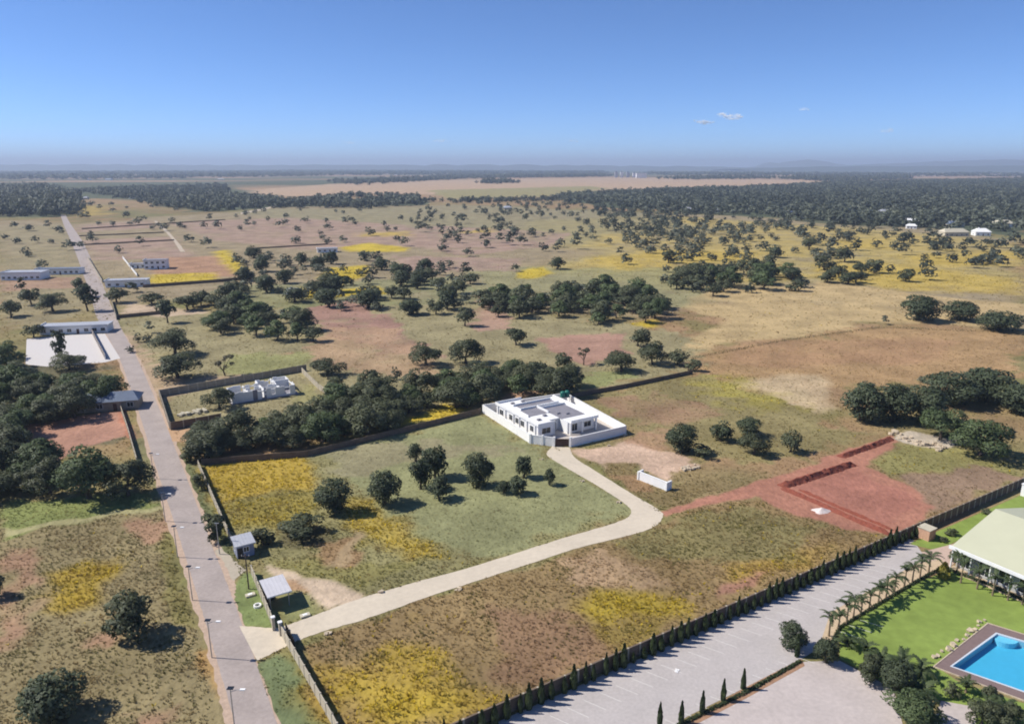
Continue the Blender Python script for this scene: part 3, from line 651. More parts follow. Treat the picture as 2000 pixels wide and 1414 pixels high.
# --- generic small houses
def house(px, label, sx, sy, h, kind='flat', wm=M_WHITE, rm=M_SLAB, rot=RZ, nwin=4, storeys=1, name='house', group=None, cat='house'):
    r = empty(name, P(*px), rot, label, cat, group)
    H = h * storeys
    MB().box(0, sx, 0, sy, 0, H).build('wall', wm, r)
    if kind == 'flat':
        ro = MB().box(-.4, sx + .4, -.6, sy + .4, H, H + .22).build('roof', rm, r)
        MB().box(-.4, sx + .4, -.6, -.4, H + .22, H + .7).build('parapet', wm, ro); MB().box(-.4, -.2, -.4, sy + .4, H + .22, H + .7).build('parapet', wm, ro)
    else:
        g = MB(); rh = sy * .28; g.v += [(-.5, -.5, H), (sx + .5, -.5, H), (sx + .5, sy + .5, H), (-.5, sy + .5, H), (-.5 + sy * .3, sy / 2, H + rh), (sx + .5 - sy * .3, sy / 2, H + rh)]
        g.f += [(0, 1, 5, 4), (2, 3, 4, 5), (1, 2, 5), (3, 0, 4), (3, 2, 1, 0)]
        ro = g.build('roof', rm, r)
        MB().box(sx * .3, sx * .3 + .6, sy * .45, sy * .55, H + rh * .6, H + rh + .8).build('chimney', wm, ro)
    for s in range(storeys):
        for k in range(nwin):
            if k == nwin // 2 and s == 0:
                d = MB().box(-.5, .5, -.04, 0, 0, 2.1).build('door', M_GATE, r); d.location = (sx * (k + .5) / nwin, -.002, 0)
            else: window(r, sx * (k + .5) / nwin, -.002, .9 + s * h, min(1.6, sx / nwin * .6), 1.3, 'f')
        window(r, -.002, sy * .5, .9 + s * h, 1.4, 1.2, 'l')
    return r
house((78, 655), 'long white verandah house at back of the white paved yard', 26, 8, 3.2, 'flat', M_WHITE, M_ROOFLT, nwin=8, rot=RZ * .35)
house((2, 548), 'long white flat roofed building at left edge of photo', 23, 12, 4.4, 'flat', M_WHITE, M_ROOFLT, nwin=7, rot=.12)
house((70, 537), 'low white building right of the long flat roofed one', 27, 8, 3.4, 'flat', M_WHITE, M_ROOFBL, nwin=8, rot=.1)
house((206, 562), 'white flat roofed house on the roadside behind two trees', 22, 9, 3.6, 'flat', M_WHITE, M_ROOFLT, nwin=5, rot=.2)
house((282, 527), 'white double storey house on bare ground right of the road', 14, 10, 3.0, 'flat', M_WHITE, M_SLAB, nwin=4, storeys=2, rot=.25)
house((254, 525), 'low white wing left of the double storey house', 10, 8, 2.8, 'flat', M_WHITE, M_SLAB, nwin=3, rot=.25)
house((150, 808), 'shed with blue grey roof in shade of the roadside trees', 16, 7, 2.8, 'hip', M_CONC, M_ROOFBL, nwin=4, rot=RZ * .5)
house((560, 582), 'small white house among trees below the yellow patch', 8, 6, 3, 'hip', M_WHITE, M_ROOFLT, nwin=3, rot=.3)
house((620, 494), 'small white house half hidden by trees on the plain', 16, 8, 3, 'flat', M_WHITE, M_ROOFLT, nwin=4, rot=.3)
house((1845, 462), 'village house with cream walls and pale brown roof', 26, 12, 4, 'hip', M_CREAM, M_CREAM, nwin=5, rot=.1)
house((1905, 461), 'village house with white gable roof beside the cream one', 14, 12, 4, 'hip', M_WHITE, M_WHITE, nwin=3, rot=-.2)
house((1855, 445), 'grey roofed village house behind the cream walled one', 18, 12, 4, 'hip', M_CREAM, M_ROOFBL, nwin=4, rot=.1)
house((1950, 444), 'village house with large cream roof near right edge', 20, 14, 4, 'hip', M_WHITE, M_CREAM, nwin=4, rot=.1)
fh = [(1340, 413), (1300, 410), (1480, 402), (1390, 415), (1535, 420), (1690, 420), (1766, 436), (1770, 447), (1720, 418), (1770, 380), (1500, 405), (1830, 393), (1885, 398), (1895, 366), (1985, 372), (1800, 363),
      (985, 410), (560, 392), (400, 380), (250, 388), (160, 390), (170, 352), (100, 344), (205, 352), (310, 344), (350, 342), (425, 352), (560, 342), (610, 341), (780, 339), (770, 343), (860, 337), (905, 338), (1010, 341), (1790, 346), (1840, 344), (1620, 343), (60, 398), (12, 396)]
for i, q in enumerate(fh):
    near = q[1] > 375
    house(q, ('small pale house showing among trees of the dark woodland' if q[0] > 900 and near else 'small pale house at edge of the far left woods' if near else 'tiny pale building on the hazy plain below the horizon'),
          rnd.uniform(10, 20) * (1 if near else 2.2), rnd.uniform(7, 11), 3.2 if near else 5, rnd.choice(('hip', 'hip', 'flat')), rnd.choice((M_WHITE, M_CREAM)), rnd.choice((M_WHITE, M_ROOFLT, M_CREAM, M_ROOFBL)), rnd.uniform(-.4, .4), 3,
          group='pale houses in the woodland' if q[0] > 900 and near else 'pale houses by the far left woods' if near else 'pale buildings on the hazy plain')
HOUSEPT = [tuple(P(*q)[:2]) for q in fh + [(1845, 462), (1905, 461), (1855, 445), (1950, 444)] if q[1] > 360]
# mill on the horizon
for i, q in enumerate((1201, 1212, 1224, 1236)):
    r = empty('silo_block', P(q, 347), 0, 'tall grey silo block of the distant mill, one of four', 'silo', 'silo blocks of the distant mill')
    MB().box(0, 17, 0, 20, 0, 34 - 2 * i).build('shaft', M_WHITE if i % 2 else M_ROOFLT, r); MB().box(2, 13, 3, 17, 34 - 2 * i, 38 - 2 * i).build('head_house', M_ROOFBL, r)
house((1243, 348), 'wide white mill shed right of the distant silo blocks', 60, 30, 26, 'flat', M_WHITE, M_WHITE, 0, 6, name='mill_shed', cat='shed')

# --- small items round the plots
def rubble(px, lab, n, ex, ey, s0, s1, m, name='rubble_heap', cat='rubble'):
    r = empty(name, P(*px), RZ, lab, cat)
    for k in range(n):
        s = rr.uniform(s0, s1); b = MB(); c = []
        for t in range(7):
            a = t / 7 * 6.283; q = s * rr.uniform(.6, 1.1); c.append((q * math.cos(a), q * math.sin(a) * .7))
        b.prism(c, 0, s * rr.uniform(.4, .9)); o = b.build('stone', m, r); o.location = (rr.uniform(-ex, ex), rr.uniform(-ey, ey), 0); o.rotation_euler = (rr.uniform(-.2, .2), rr.uniform(-.2, .2), rr.uniform(0, 6))
rubble((1345, 914), 'pale rubble heap on the bare soil right of white house', 16, 3, 1.2, .3, .8, M_STONE)
rubble((1790, 862), 'long heap of pale stones at end of the red track', 40, 2.0, 7, .4, 1.0, M_STONE)
for q, lab in (((1190, 871), 'lone pale boulder on soil by the white house wall'), ((1219, 850), 'white boulder at right corner of the house wall'), ((747, 1157), 'stone pile left of the driveway above the weedy plot'), ((897, 1152), 'stone pile on the lower edge of the driveway'),
               ((640, 1236), 'dark stone pile below the driveway near the gate'), ((1209, 981), 'white stone on grass left of the driveway bend'), ((1136, 940), 'small white stone on grass beside upper driveway'), ((1058, 898), 'low pale stone pile on grass near the house gate')):
    rubble(q, lab, 4, .5, .4, .2, .45, M_STONE, 'stone_pile', 'stones')
rubble((1325, 1310), 'small white litter lying on the grey paved lot', 3, .4, .3, .2, .4, M_WHITE, 'litter', 'litter')
# freestanding white wall with returns
wa_, wb_ = P(1247, 936), P(1302, 958); r = empty('white_wall', wa_, math.atan2(wb_.y - wa_.y, wb_.x - wa_.x), 'short freestanding white wall with end buttress on bare soil', 'wall')
MB().box(0, 7.8, -.15, .15, 0, 1.9).build('panel', M_WHITE, r)
for x in (0, 7.8): MB().box(x - .2, x + .2, -.3, 1.5, 0, 1.95).build('buttress', M_WHITE, r)
MB().box(-.1, 7.9, -.2, .2, 1.9, 1.98).build('coping', M_WHITE, r)
# brick box by the long wall
r = empty('brick_hut', P(1808, 1050), RZ, 'small pink brick block standing against the long brown wall', 'hut')
for zz in range(8):
    for kk in range(4):
        for side in range(4):
            o = MB().box(.01, .44, 0, .2, .01, .2).build('brick', M_BRICK, r); a = side * math.pi / 2
            c = Vector((-.9, -.9, 0)); c.rotate(Vector((0, 0, 1)).rotation_difference(Vector((0, 0, 1))))
            px_, py_ = -.9 + kk * .45 + (zz % 2) * .02, -.9
            o.location = (px_ * math.cos(a) - py_ * math.sin(a), px_ * math.sin(a) + py_ * math.cos(a), zz * .21); o.rotation_euler = (0, 0, a)
MB().box(-.85, .85, -.85, .85, 0, 1.69).build('core', M_BRICK, r); MB().box(-1, 1, -1, 1, 1.69, 1.8).build('cap', M_CREAM, r); r.scale = (1.25, 1.25, 1.25)
# sand pile and trenches
def heap(name, px, sx, sy, h, m, lab, cat, rot=0, n=26, rings=9):
    v = [(0, 0, h)]; f = []
    for i in range(1, rings + 1):
        for k in range(n):
            a = 2 * math.pi * k / n; q = i / rings; wob = 1 + .16 * math.sin(3 * a + 1) + .1 * math.sin(5 * a) + rr.uniform(-.04, .04)
            v.append((sx * q * wob * math.cos(a), sy * q * wob * math.sin(a), h * (1 - q) ** 1.2 * rr.uniform(.85, 1.1) - (.03 if i == rings else 0)))
    for k in range(n): f.append((0, 1 + k, 1 + (k + 1) % n))
    for i in range(rings - 1):
        for k in range(n):
            a = 1 + i * n; f.append((a + k, a + n + k, a + n + (k + 1) % n, a + (k + 1) % n))
    me = bpy.data.meshes.new(name); me.from_pydata(v, [], f); me.materials.append(m)
    for p in me.polygons: p.use_smooth = True
    o = link(name, me); o.location = P(*px); o.rotation_euler = (0, 0, rot); tag(o, lab, cat); return o
heap('sand_pile', (1604, 998), 1.9, 1.3, .8, M_SAND, 'low white sand pile on the red earth beside trench', 'sand')
M_REDD = mat('dark_red_earth', alb(146, 84, 68), .95, .22, 1.5, .06, 3)  # darker red than the earth around the banks
def berm(pts, wd, h, lab, m):
    P0 = resample([P(*q) for q in pts], .7); v = []; f = []; prof = [(-1, -.03), (-.6, .5), (-.2, .95), (.15, 1), (.55, .5), (1, -.03)]
    for i, p in enumerate(P0):
        d = (P0[min(i + 1, len(P0) - 1)] - P0[max(i - 1, 0)]).normalized(); nn = Vector((d.y, -d.x, 0)); e = min(1, i / 2, (len(P0) - 1 - i) / 2)
        for a, z in prof: q = p + nn * a * wd * rr.uniform(.8, 1.2); v.append((q.x, q.y, max(-.03, z * h * e * rr.uniform(.65, 1.25)) if z > 0 else z))
    k = len(prof)
    for i in range(len(P0) - 1):
        for j in range(k - 1): f.append((i * k + j, i * k + j + 1, (i + 1) * k + j + 1, (i + 1) * k + j))
    me = bpy.data.meshes.new('earth_bank'); me.from_pydata(v, [], f); me.materials.append(m)
    o = link('earth_bank', me); tag(o, lab, 'earth bank'); return o
berm([(1526, 951), (1600, 928), (1668, 906)], 1.3, 1.0, 'dark red earth bank along far side of the foundation trench', M_REDD)
berm([(1526, 953), (1600, 984), (1680, 1020), (1740, 1044)], .8, .6, 'dark red earth bank running from trench corner to brown wall', M_REDD)
berm([(1560, 956), (1640, 992), (1745, 1036)], .45, .45, 'thin red earth bank beside the longer one in foundation plot', M_REDD)
berm([(1640, 893), (1700, 873), (1742, 856)], 1.1, .8, 'red earth bank on the track near the pale stone heap', M_REDD)
# low hedge line far right
# ------------------------------------------------------------------ pool, deck, hall
r = empty('swimming_pool', pl[1], 0, 'blue swimming pool with white edge and brown deck', 'pool')
cen = pc
def off(d): return [p + (p - cen).normalized() * d for p in pl]
def ringmesh(a, b, z0, z1, name, m, par):
    g = MB(); n = len(a)
    for p in a: g.v.append((p.x - pl[1].x, p.y - pl[1].y, z0)); g.v.append((p.x - pl[1].x, p.y - pl[1].y, z1))
    for p in b: g.v.append((p.x - pl[1].x, p.y - pl[1].y, z0)); g.v.append((p.x - pl[1].x, p.y - pl[1].y, z1))
    for i in range(n):
        j = (i + 1) % n; A, B_, Cc, D = 2 * i, 2 * j, 2 * n + 2 * i, 2 * n + 2 * j
        g.f += [(A + 1, B_ + 1, D + 1, Cc + 1), (A, A + 1, Cc + 1, Cc)[::-1] if False else (A, B_, B_ + 1, A + 1), (Cc, Cc + 1, D + 1, D)]
    return g.build(name, m, par)
ringmesh(off(.0), off(-.35), -1.5, .14, 'coping', mat('pool_edge', alb(224, 232, 240), .5, .04, 2), r)
ringmesh(off(2.2), off(.004), -.02, .10, 'deck', M_DECK, r)
ringmesh(off(2.45), off(2.204), -.02, .16, 'deck_edge', M_STONE, r)
g = MB(); ins = off(-.3); g.v = [(p.x - pl[1].x, p.y - pl[1].y, -1.0) for p in ins]; g.f = [(0, 1, 2, 3)]
fl = g.build('basin_floor', M_BASIN, r)
c0 = pl[0] + (pl[3] - pl[0]).normalized() * 1.6 + (pl[1] - pl[0]).normalized() * .9
st = [((c0 + (pl[3] - pl[0]).normalized() * 1.35 * math.cos(t) + (pl[1] - pl[0]).normalized() * 1.1 * math.sin(t)) - pl[1])[:2] for t in [k * math.pi / 10 for k in range(11)]]
top = [((pl[0] + (pl[3] - pl[0]).normalized() * a + (pl[1] - pl[0]).normalized() * .3) - pl[1])[:2] for a in (.25, 2.95)]
MB().prism([tuple(q) for q in st] + [tuple(q) for q in top], -.99, -.16).build('pool_step', mat('pale_blue_step', (.42, .72, .84), .5, .04, 2), r)
wm = bpy.data.materials.new('pool_water'); wm.use_nodes = True; N = wm.node_tree.nodes; Lk = wm.node_tree.links
tr = N.new('ShaderNodeBsdfTransparent'); tr.inputs[0].default_value = (.60, .88, .95, 1); gs = N.new('ShaderNodeBsdfGlossy'); gs.inputs['Roughness'].default_value = .06
mx = N.new('ShaderNodeMixShader'); mx.inputs[0].default_value = .06; Lk.new(tr.outputs[0], mx.inputs[1]); Lk.new(gs.outputs[0], mx.inputs[2]); Lk.new(mx.outputs[0], N['Material Output'].inputs['Surface'])
no = N.new('ShaderNodeTexNoise'); no.inputs['Scale'].default_value = 2.2; bp = N.new('ShaderNodeBump'); bp.inputs['Distance'].default_value = .03; Lk.new(no.outputs[0], bp.inputs['Height']); Lk.new(bp.outputs[0], gs.inputs['Normal'])
g = MB(); g.v = [(p.x - pl[1].x, p.y - pl[1].y, -.04) for p in off(-.34)]; g.f = [(0, 1, 2, 3)]
g.build('water', wm, r)
# row of pale stones along the deck
ORD = 'first second third fourth fifth sixth seventh eighth ninth tenth eleventh twelfth thirteenth fourteenth'.split()
k = 0
for i in range(14):
    q = Vector((1832, 1288, 0)).lerp(Vector((1928, 1214, 0)), i / 13); s = rr.uniform(.2, .5)
    b = MB(); b.prism([(s * rr.uniform(.55, 1.2) * math.cos(t), s * rr.uniform(.7, 1.1) * math.sin(t)) for t in [j * .785 for j in range(8)]], -.02, s * .9)
    o = b.build('border_stone', M_STONE); p = P(q.x - 4 + rr.uniform(-5, 4), q.y - 2 + rr.uniform(-3, 3)); o.location = p; o.rotation_euler = (rr.uniform(-.25, .25), rr.uniform(-.25, .25), rr.uniform(0, 6))
    tag(o, ORD[i] + ' pale border stone from pool corner along the deck edge', 'stone', 'border stones along the pool deck')
# hall with broad cream roof at right edge
e0 = P(1858, 1066, 4.2); hr = empty('event_hall', (e0.x, e0.y, 0), RZ, 'large hall with broad cream canvas roof at right edge', 'hall')
g = MB(); g.v = [(0, 0, 4.2), (0, -26, 4.2), (14, -26, 7.6), (14, 0, 7.6), (28, 0, 4.2), (28, -26, 4.2)]
g.v += [(a, b, z - .12) for a, b, z in g.v]
g.f = [(1, 2, 3, 0), (2, 5, 4, 3), (6, 9, 8, 7), (9, 10, 11, 8), (0, 3, 9, 6), (3, 4, 10, 9), (7, 8, 2, 1), (8, 11, 5, 2), (0, 6, 7, 1), (4, 5, 11, 10)]
rf = g.build('roof', M_MARQ, hr)
MB().box(-.25, -.004, -26.2, .25, 3.75, 4.32).build('fascia', M_WHITE, rf)
for k in range(9): MB().tube([(.25, -.3 - k * 3.1, 0), (.25, -.3 - k * 3.1, 4.06)], [.14, .14], 8).build('post', M_WHITE, hr)
MB().box(1.4, 26, -25, -.6, 0, 4.0).build('wall', mat('hall_wall', alb(190, 190, 186), .8, .1, .6), hr)
for k in range(8):
    window(hr, 1.398, -2.2 - k * 3.1, .6, 2.0, 2.6, 'l')
r = empty('white_post', P(1998, 968), RZ, 'white pillar at the right edge inside the long brown wall', 'pillar')
MB().box(-.4, .4, -.4, .4, 0, 2.6).build('shaft', M_WHITE, r); MB().box(-.5, .5, -.5, .5, 2.6, 2.75).build('cap', M_WHITE, r)

# ------------------------------------------------------------------ foliage prototypes (unit size: 1 wide, 1 high)
def fastmesh(name, verts, quads, m, tone=None, n=4, nrm=None):
    me = bpy.data.meshes.new(name); verts = np.asarray(verts, 'f'); quads = np.asarray(quads, 'i')
    me.vertices.add(len(verts)); me.vertices.foreach_set('co', verts.ravel())
    me.loops.add(quads.size); me.polygons.add(len(quads))
    me.loops.foreach_set('vertex_index', quads.ravel()); me.polygons.foreach_set('loop_start', (np.arange(len(quads)) * n).astype('i'))
    me.update(calc_edges=True)
    if tone is not None:
        a = me.attributes.new('tone', 'FLOAT', 'POINT'); a.data.foreach_set('value', np.asarray(tone, 'f'))
    if nrm is not None:
        nrm = nrm / (np.linalg.norm(nrm, axis=1, keepdims=True) + 1e-9); me.normals_split_custom_set_from_vertices(nrm.tolist())
    me.materials.append(m); return me
def quads_at(c, nrm, size, g, asp=.75):
    k = len(c); nrm = nrm / (np.linalg.norm(nrm, axis=1, keepdims=True) + 1e-9)
    t = np.cross(nrm, g.normal(size=(k, 3))); t /= (np.linalg.norm(t, axis=1, keepdims=True) + 1e-9); b = np.cross(nrm, t)
    s = size[:, None]
    v = np.stack([c - t * s - b * s * asp * .5, c + b * s * asp * .2 - t * s * .1 - b * s * asp, c + t * s + b * s * asp * .3, c + b * s * asp + t * s * .1], 1)
    return v.reshape(-1, 3), np.arange(k * 4).reshape(-1, 4)
def crown_blobs(kind, g):
    bl = []
    if kind == 'spread':
        for k in range(g.integers(15, 20)):
            r = math.sqrt(g.random()) * .36; a = g.random() * 6.283
            bl.append((r * math.cos(a), r * math.sin(a), .27 + (.56 - .34 * (r / .36) ** 2) * g.random() ** .8, g.uniform(.13, .21), .9))
    elif kind == 'round':
        for k in range(24):
            d = g.normal(size=3); d /= np.linalg.norm(d); q = g.uniform(.55, 1)
            bl.append((d[0] * .31 * q, d[1] * .31 * q, .42 + d[2] * .34 * q, g.uniform(.14, .21), 1.))
    elif kind == 'bush':
        for k in range(13):
            r = math.sqrt(g.random()) * .34; a = g.random() * 6.283
            bl.append((r * math.cos(a), r * math.sin(a), g.uniform(.18, .80) * (1 - .6 * r), g.uniform(.13, .22), 1.))
    elif kind == 'sparse':
        for k in range(9):
            r = g.uniform(.1, .4); a = g.random() * 6.283
            bl.append((r * math.cos(a), r * math.sin(a), g.uniform(.55, .92), g.uniform(.07, .13), .9))
    elif kind == 'tall':
        for k in range(16):
            z = g.uniform(.3, .92); r = g.random() * .3 * (1.1 - abs(z - .55)); a = g.random() * 6.283
            bl.append((r * math.cos(a), r * math.sin(a), z, g.uniform(.12, .2), .75))
    return np.array(bl)
def crown_leaves(kind, g, n, leaf, fill=.25):
    bl = crown_blobs(kind, g); p = bl[:, 3] ** 2; i = g.choice(len(bl), n, p=p / p.sum())
    d = g.normal(size=(n, 3)); d /= np.linalg.norm(d, axis=1, keepdims=True)
    d[:, 2] = np.where((d[:, 2] < -.2) & (g.random(n) < .6), -d[:, 2], d[:, 2])
    rr_ = bl[i, 3] * (1 - fill * g.random(n) ** 2) * g.uniform(.9, 1.12, n)
    off_ = d * rr_[:, None]; off_[:, 2] *= bl[i, 4]
    c = bl[i, :3] + off_
    nrm = d * .9 + g.normal(size=(n, 3)) * .45; nrm[:, 2] += .15
    v, q = quads_at(c, nrm, leaf * g.uniform(.6, 1.35, n), g)
    tone = np.clip(.45 + g.normal(size=n) * .22 + (hsh(i.astype(float), 3., 5.) - .5) * .35, 0, 1)
    sn = d * .75 + (c - np.array([0, 0, .42])) * .9 + g.normal(size=(n, 3)) * .16; sn[:, 2] += .25
    return bl, v, q, np.repeat(tone, 4), np.repeat(sn, 4, 0)
def trunk_mesh(kind, bl, g, name):
    t = MB(); base = .26 if kind in ('spread', 'tall') else .3
    th = {'spread': .032, 'round': .04, 'bush': .03, 'sparse': .026, 'tall': .03}[kind]
    lean = (g.normal() * .02, g.normal() * .02)
    t.tube([(0, 0, -.03), (lean[0], lean[1], base * .5), (lean[0] * 2, lean[1] * 2, base)], [th * 1.4, th, th * .8], 7)
    for b in bl[np.argsort(-bl[:, 3])[:(7 if kind in ('spread', 'sparse') else 4)]]:
        a = np.array([lean[0] * 2, lean[1] * 2, base * .9]); m = a * .5 + b[:3] * .5; m[2] -= .03
        t.tube([tuple(a), tuple(m), tuple(b[:3])], [th * .6, th * .4, th * .15], 5)
    return t.mesh(name, M_BARK)
LEAFM = {'spread': M_LEAF, 'round': M_LEAFD, 'bush': M_LEAF, 'sparse': M_LEAFY, 'tall': M_LEAFD, 'green': M_LEAFG}
PROTO = {}
for kind, shp, (n0, s0), (n1, s1), (n2, s2) in (('spread', 'spread', (3600, .026), (1100, .045), (260, .085)), ('round', 'round', (4200, .027), (1300, .045), (280, .09)), ('bush', 'bush', (2400, .032), (800, .055), (200, .1)),
                                               ('sparse', 'sparse', (900, .03), (420, .042), (120, .08)), ('tall', 'tall', (2200, .03), (900, .05), (240, .085)), ('green', 'spread', (4200, .025), (1200, .045), (260, .085))):
    for lod, (n, s) in enumerate(((n0, s0), (n1, s1), (n2, s2))):
        for var in range(4):
            g = np.random.default_rng(hash((kind, lod, var)) % 1000 if False else (len(PROTO) * 13 + 5))
            bl, v, q, tone, sn = crown_leaves(shp, g, n, s)
            PROTO[kind, lod, var] = (fastmesh('crown', v, q, LEAFM[kind], tone, 4, sn), trunk_mesh(shp, bl, g, 'trunk'))

TREES = []     # x, y, width, height, kind, name, label, group
def tree_px(x, y, wp, hp, kind, label, group=None, name=None, ground=False):
    p = P(x, y); m = mpp(p); W = wp * m; dist = math.hypot(p.x, p.y); th = math.atan2(HCAM, dist)
    hm = hp * m; Hh = math.sqrt(max((hm ** 2 - (W * .8 * math.sin(th)) ** 2), (.5 * hm) ** 2)) / math.cos(th)
    if kind in ('spread', 'green', 'sparse'): Hh = hm / math.cos(th) * .92
    Hh = min(max(Hh, .55 * W if kind != 'tall' else W), 2.2 * W)
    bk = Vector((p.x, p.y, 0)).normalized() * (W * (.32 if kind in ('round', 'bush') else .12)); p = p + bk
    TREES.append((p.x, p.y, W * 1.08, Hh, kind, name or {'bush': 'bush', 'sparse': 'thin_tree'}.get(kind, 'tree'), label, group))
def cluster(poly, n, wm, kind, label, group, name='tree', sep=.5, hw=.74, seed=1):
    q = gp(poly); xs = [a[0] for a in q]; ys = [a[1] for a in q]; g = random.Random(seed); pts = []; tries = 0; mine = []
    while len(pts) < n and tries < n * 60:
        tries += 1; x = g.uniform(min(xs), max(xs)); y = g.uniform(min(ys), max(ys))
        if sdf(np.array([x]), np.array([y]), q)[0] > 0: continue
        W = wm * 1.3 * g.uniform(.65, 1.3)
        if any((x - a) ** 2 + (y - b) ** 2 < (sep * (W + c) / 2) ** 2 for a, b, c in pts): continue
        pts.append((x, y, W)); kd = kind if isinstance(kind, str) else g.choice(kind)
        mine.append([x, y, W, W * hw * g.uniform(.85, 1.2), kd, name, label, group])
    sx_ = [m_[0] / m_[1] for m_ in mine]; di = [m_[1] for m_ in mine]; sz = [m_[2] for m_ in mine]; used = set()
    for word, i in (('leftmost', int(np.argmin(sx_))), ('rightmost', int(np.argmax(sx_))), ('nearest', int(np.argmin(di))), ('farthest', int(np.argmax(di)))):
        if name == 'tree' and i not in used: used.add(i); mine[i][6] = word + ' ' + label; mine[i][2] *= 1.1
    TREES.extend(tuple(m_) for m_ in mine)

T = tree_px
# round mango trees on the green plot
for x, y, a, b, l in ((655, 1011, 76, 78, 'round dark tree at left end of the row on green plot'), (752, 994, 72, 80, 'round dark tree second from left in the row on green plot'), (812, 905, 34, 40, 'small thin tree behind the tall clump on green plot'),
                      (850, 940, 54, 76, 'tallest dark tree of the middle clump on green plot'), (822, 962, 50, 72, 'leaning dark tree at left of the middle clump on green plot'), (858, 982, 52, 50, 'low round tree in front of the middle clump on green plot'),
                      (934, 957, 62, 74, 'round dark tree right of the middle clump on green plot'), (1023, 938, 42, 50, 'upright round tree above two bushes on green plot'), (1012, 971, 46, 40, 'low round bush in front of the upright tree on green plot'),
                      (984, 967, 32, 28, 'small dark bush between two round trees on green plot'), (1073, 951, 27, 35, 'small lone bush at right end of row on green plot')):
    T(x, y, a, b, 'round', l, None, 'mango_tree')
for x, y, a, b, k, l in ((1331, 891, 68, 66, 'round', 'round dark tree on pale soil right of white house'), (1372, 897, 46, 26, 'bush', 'low bush behind the rubble heap right of white house'), (1408, 866, 50, 44, 'round', 'round tree left of the trio above the red track'),
                         (1462, 856, 56, 42, 'round', 'back tree of the trio above the red track'), (1472, 890, 62, 50, 'spread', 'front tree of the trio above the red track'), (1543, 884, 44, 50, 'sparse', 'thin lone tree with bare trunk above the red track')):
    T(x, y, a, b, k, l)
TREES[-1] = (*TREES[-1][:4], 'spread', *TREES[-1][5:])
for x, y, a, b, l in ((1682, 830, 92, 84, 'dense dark tree at left end of the big right hand grove'), (1740, 832, 95, 84, 'dense dark tree second from left in big right hand grove'), (1800, 830, 92, 78, 'dense dark tree at middle of big right hand grove'),
                      (1850, 800, 120, 76, 'broad dark tree at back of big right hand grove'), (1925, 792, 130, 74, 'broadest dark tree at back of big right hand grove'), (1990, 815, 100, 66, 'dark tree at photo edge of the big right hand grove')):
    T(x, y, a, b, 'round', l)
T(1836, 862, 92, 84, 'green', 'loose green tree in front of the big right hand grove'); T(1912, 893, 108, 88, 'green', 'spreading green tree with dark shadow near pale stone heap')
T(1793, 631, 84, 56, 'round', 'domed dark tree left of the far right clump'); T(1872, 630, 78, 40, 'round', 'middle tree of the far right clump'); T(1950, 650, 88, 50, 'round', 'rightmost broad tree of the far right clump'); T(1727, 635, 20, 18, 'bush', 'tiny bush left of the far right clump')
T(1800, 748, 22, 14, 'bush', 'tiny bush above the big right hand grove')
# right of the middle
for x, y, a, b, k, l in ((1214, 728, 70, 46, 'spread', 'umbrella shaped tree with clear shadow beyond the white house'), (1246, 678, 52, 42, 'spread', 'upper tree of the clump at right end of grove'), (1274, 713, 56, 58, 'spread', 'tall tree of the clump at right end of grove'),
                         (1322, 714, 46, 36, 'spread', 'low tree right of the clump beside the dark wall'), (1353, 727, 32, 28, 'bush', 'bush at the very end of the dark wall'), (1008, 676, 48, 44, 'spread', 'lone round tree between two yellow patches'),
                         (910, 712, 68, 60, 'spread', 'round tree left of the small yellow patch'), (832, 716, 66, 56, 'spread', 'round tree left of its twin above the grove'), (1105, 722, 42, 40, 'spread', 'tree at left of the brown bare patch'), (1140, 714, 38, 36, 'sparse', 'thin grey tree on the brown bare patch')):
    T(x, y, a, b, k, l)
cluster([(885, 770), (920, 742), (1000, 734), (1060, 736), (1130, 750), (1110, 772), (1010, 772), (940, 796), (900, 798)], 21, 8, ['spread', 'spread', 'green'], 'tree in the dense grove directly behind the white house', 'grove behind the white house', seed=3)
cluster([(770, 790), (880, 745), (920, 790), (830, 812), (780, 815)], 8, 7.5, ['spread', 'green'], 'tree in the grove left of the white house above bright yellow strip', 'grove above the bright yellow strip', seed=4)
cluster([(390, 862), (460, 852), (570, 842), (640, 800), (700, 784), (770, 800), (770, 840), (640, 868), (450, 890), (380, 892)], 27, 8.2, ['spread', 'spread', 'green'], 'tree in the shady grove below the unfinished house', 'grove below the unfinished house', seed=5)
T(410, 905, 84, 62, 'bush', 'grey green bush at left end of the shady grove', None, 'bush'); T(735, 825, 52, 50, 'spread', 'tree at right end of the shady grove beside yellow bloom'); T(430, 800, 62, 52, 'spread', 'tree inside the unfinished house plot')
T(640, 735, 70, 40, 'spread', 'broad tree beyond the sloping pale wall'); T(655, 760, 40, 30, 'spread', 'small tree in front of the broad one by sloping wall'); T(722, 762, 46, 50, 'spread', 'slender tree on bare soil right of the sloping wall'); T(775, 742, 22, 32, 'spread', 'small narrow tree on bare tan soil')
T(343, 698, 88, 62, 'spread', 'back tree of the large pair right of the road'); T(348, 740, 96, 58, 'spread', 'front tree of the large pair right of the road'); T(440, 735, 48, 42, 'sparse', 'thin fan shaped tree right of the large roadside pair')
T(328, 632, 44, 46, 'tall', 'upright dark tree right of the roadside bank'); T(228, 592, 48, 38, 'spread', 'dark tree in front of white roadside house'); T(298, 596, 50, 30, 'spread', 'dark tree right of the white roadside house'); T(258, 572, 34, 22, 'spread', 'small tree by the corner of white roadside house')
for x, y, a, b, l in ((270, 670, 18, 22, 'small bush on the verge right of the road'), (293, 652, 24, 24, 'bush beyond the verge left of the large pair'), (256, 690, 22, 16, 'low bush at the edge of the road'), (288, 668, 26, 16, 'pale low bush between verge and large pair')):
    T(x, y, a, b, 'bush', l)
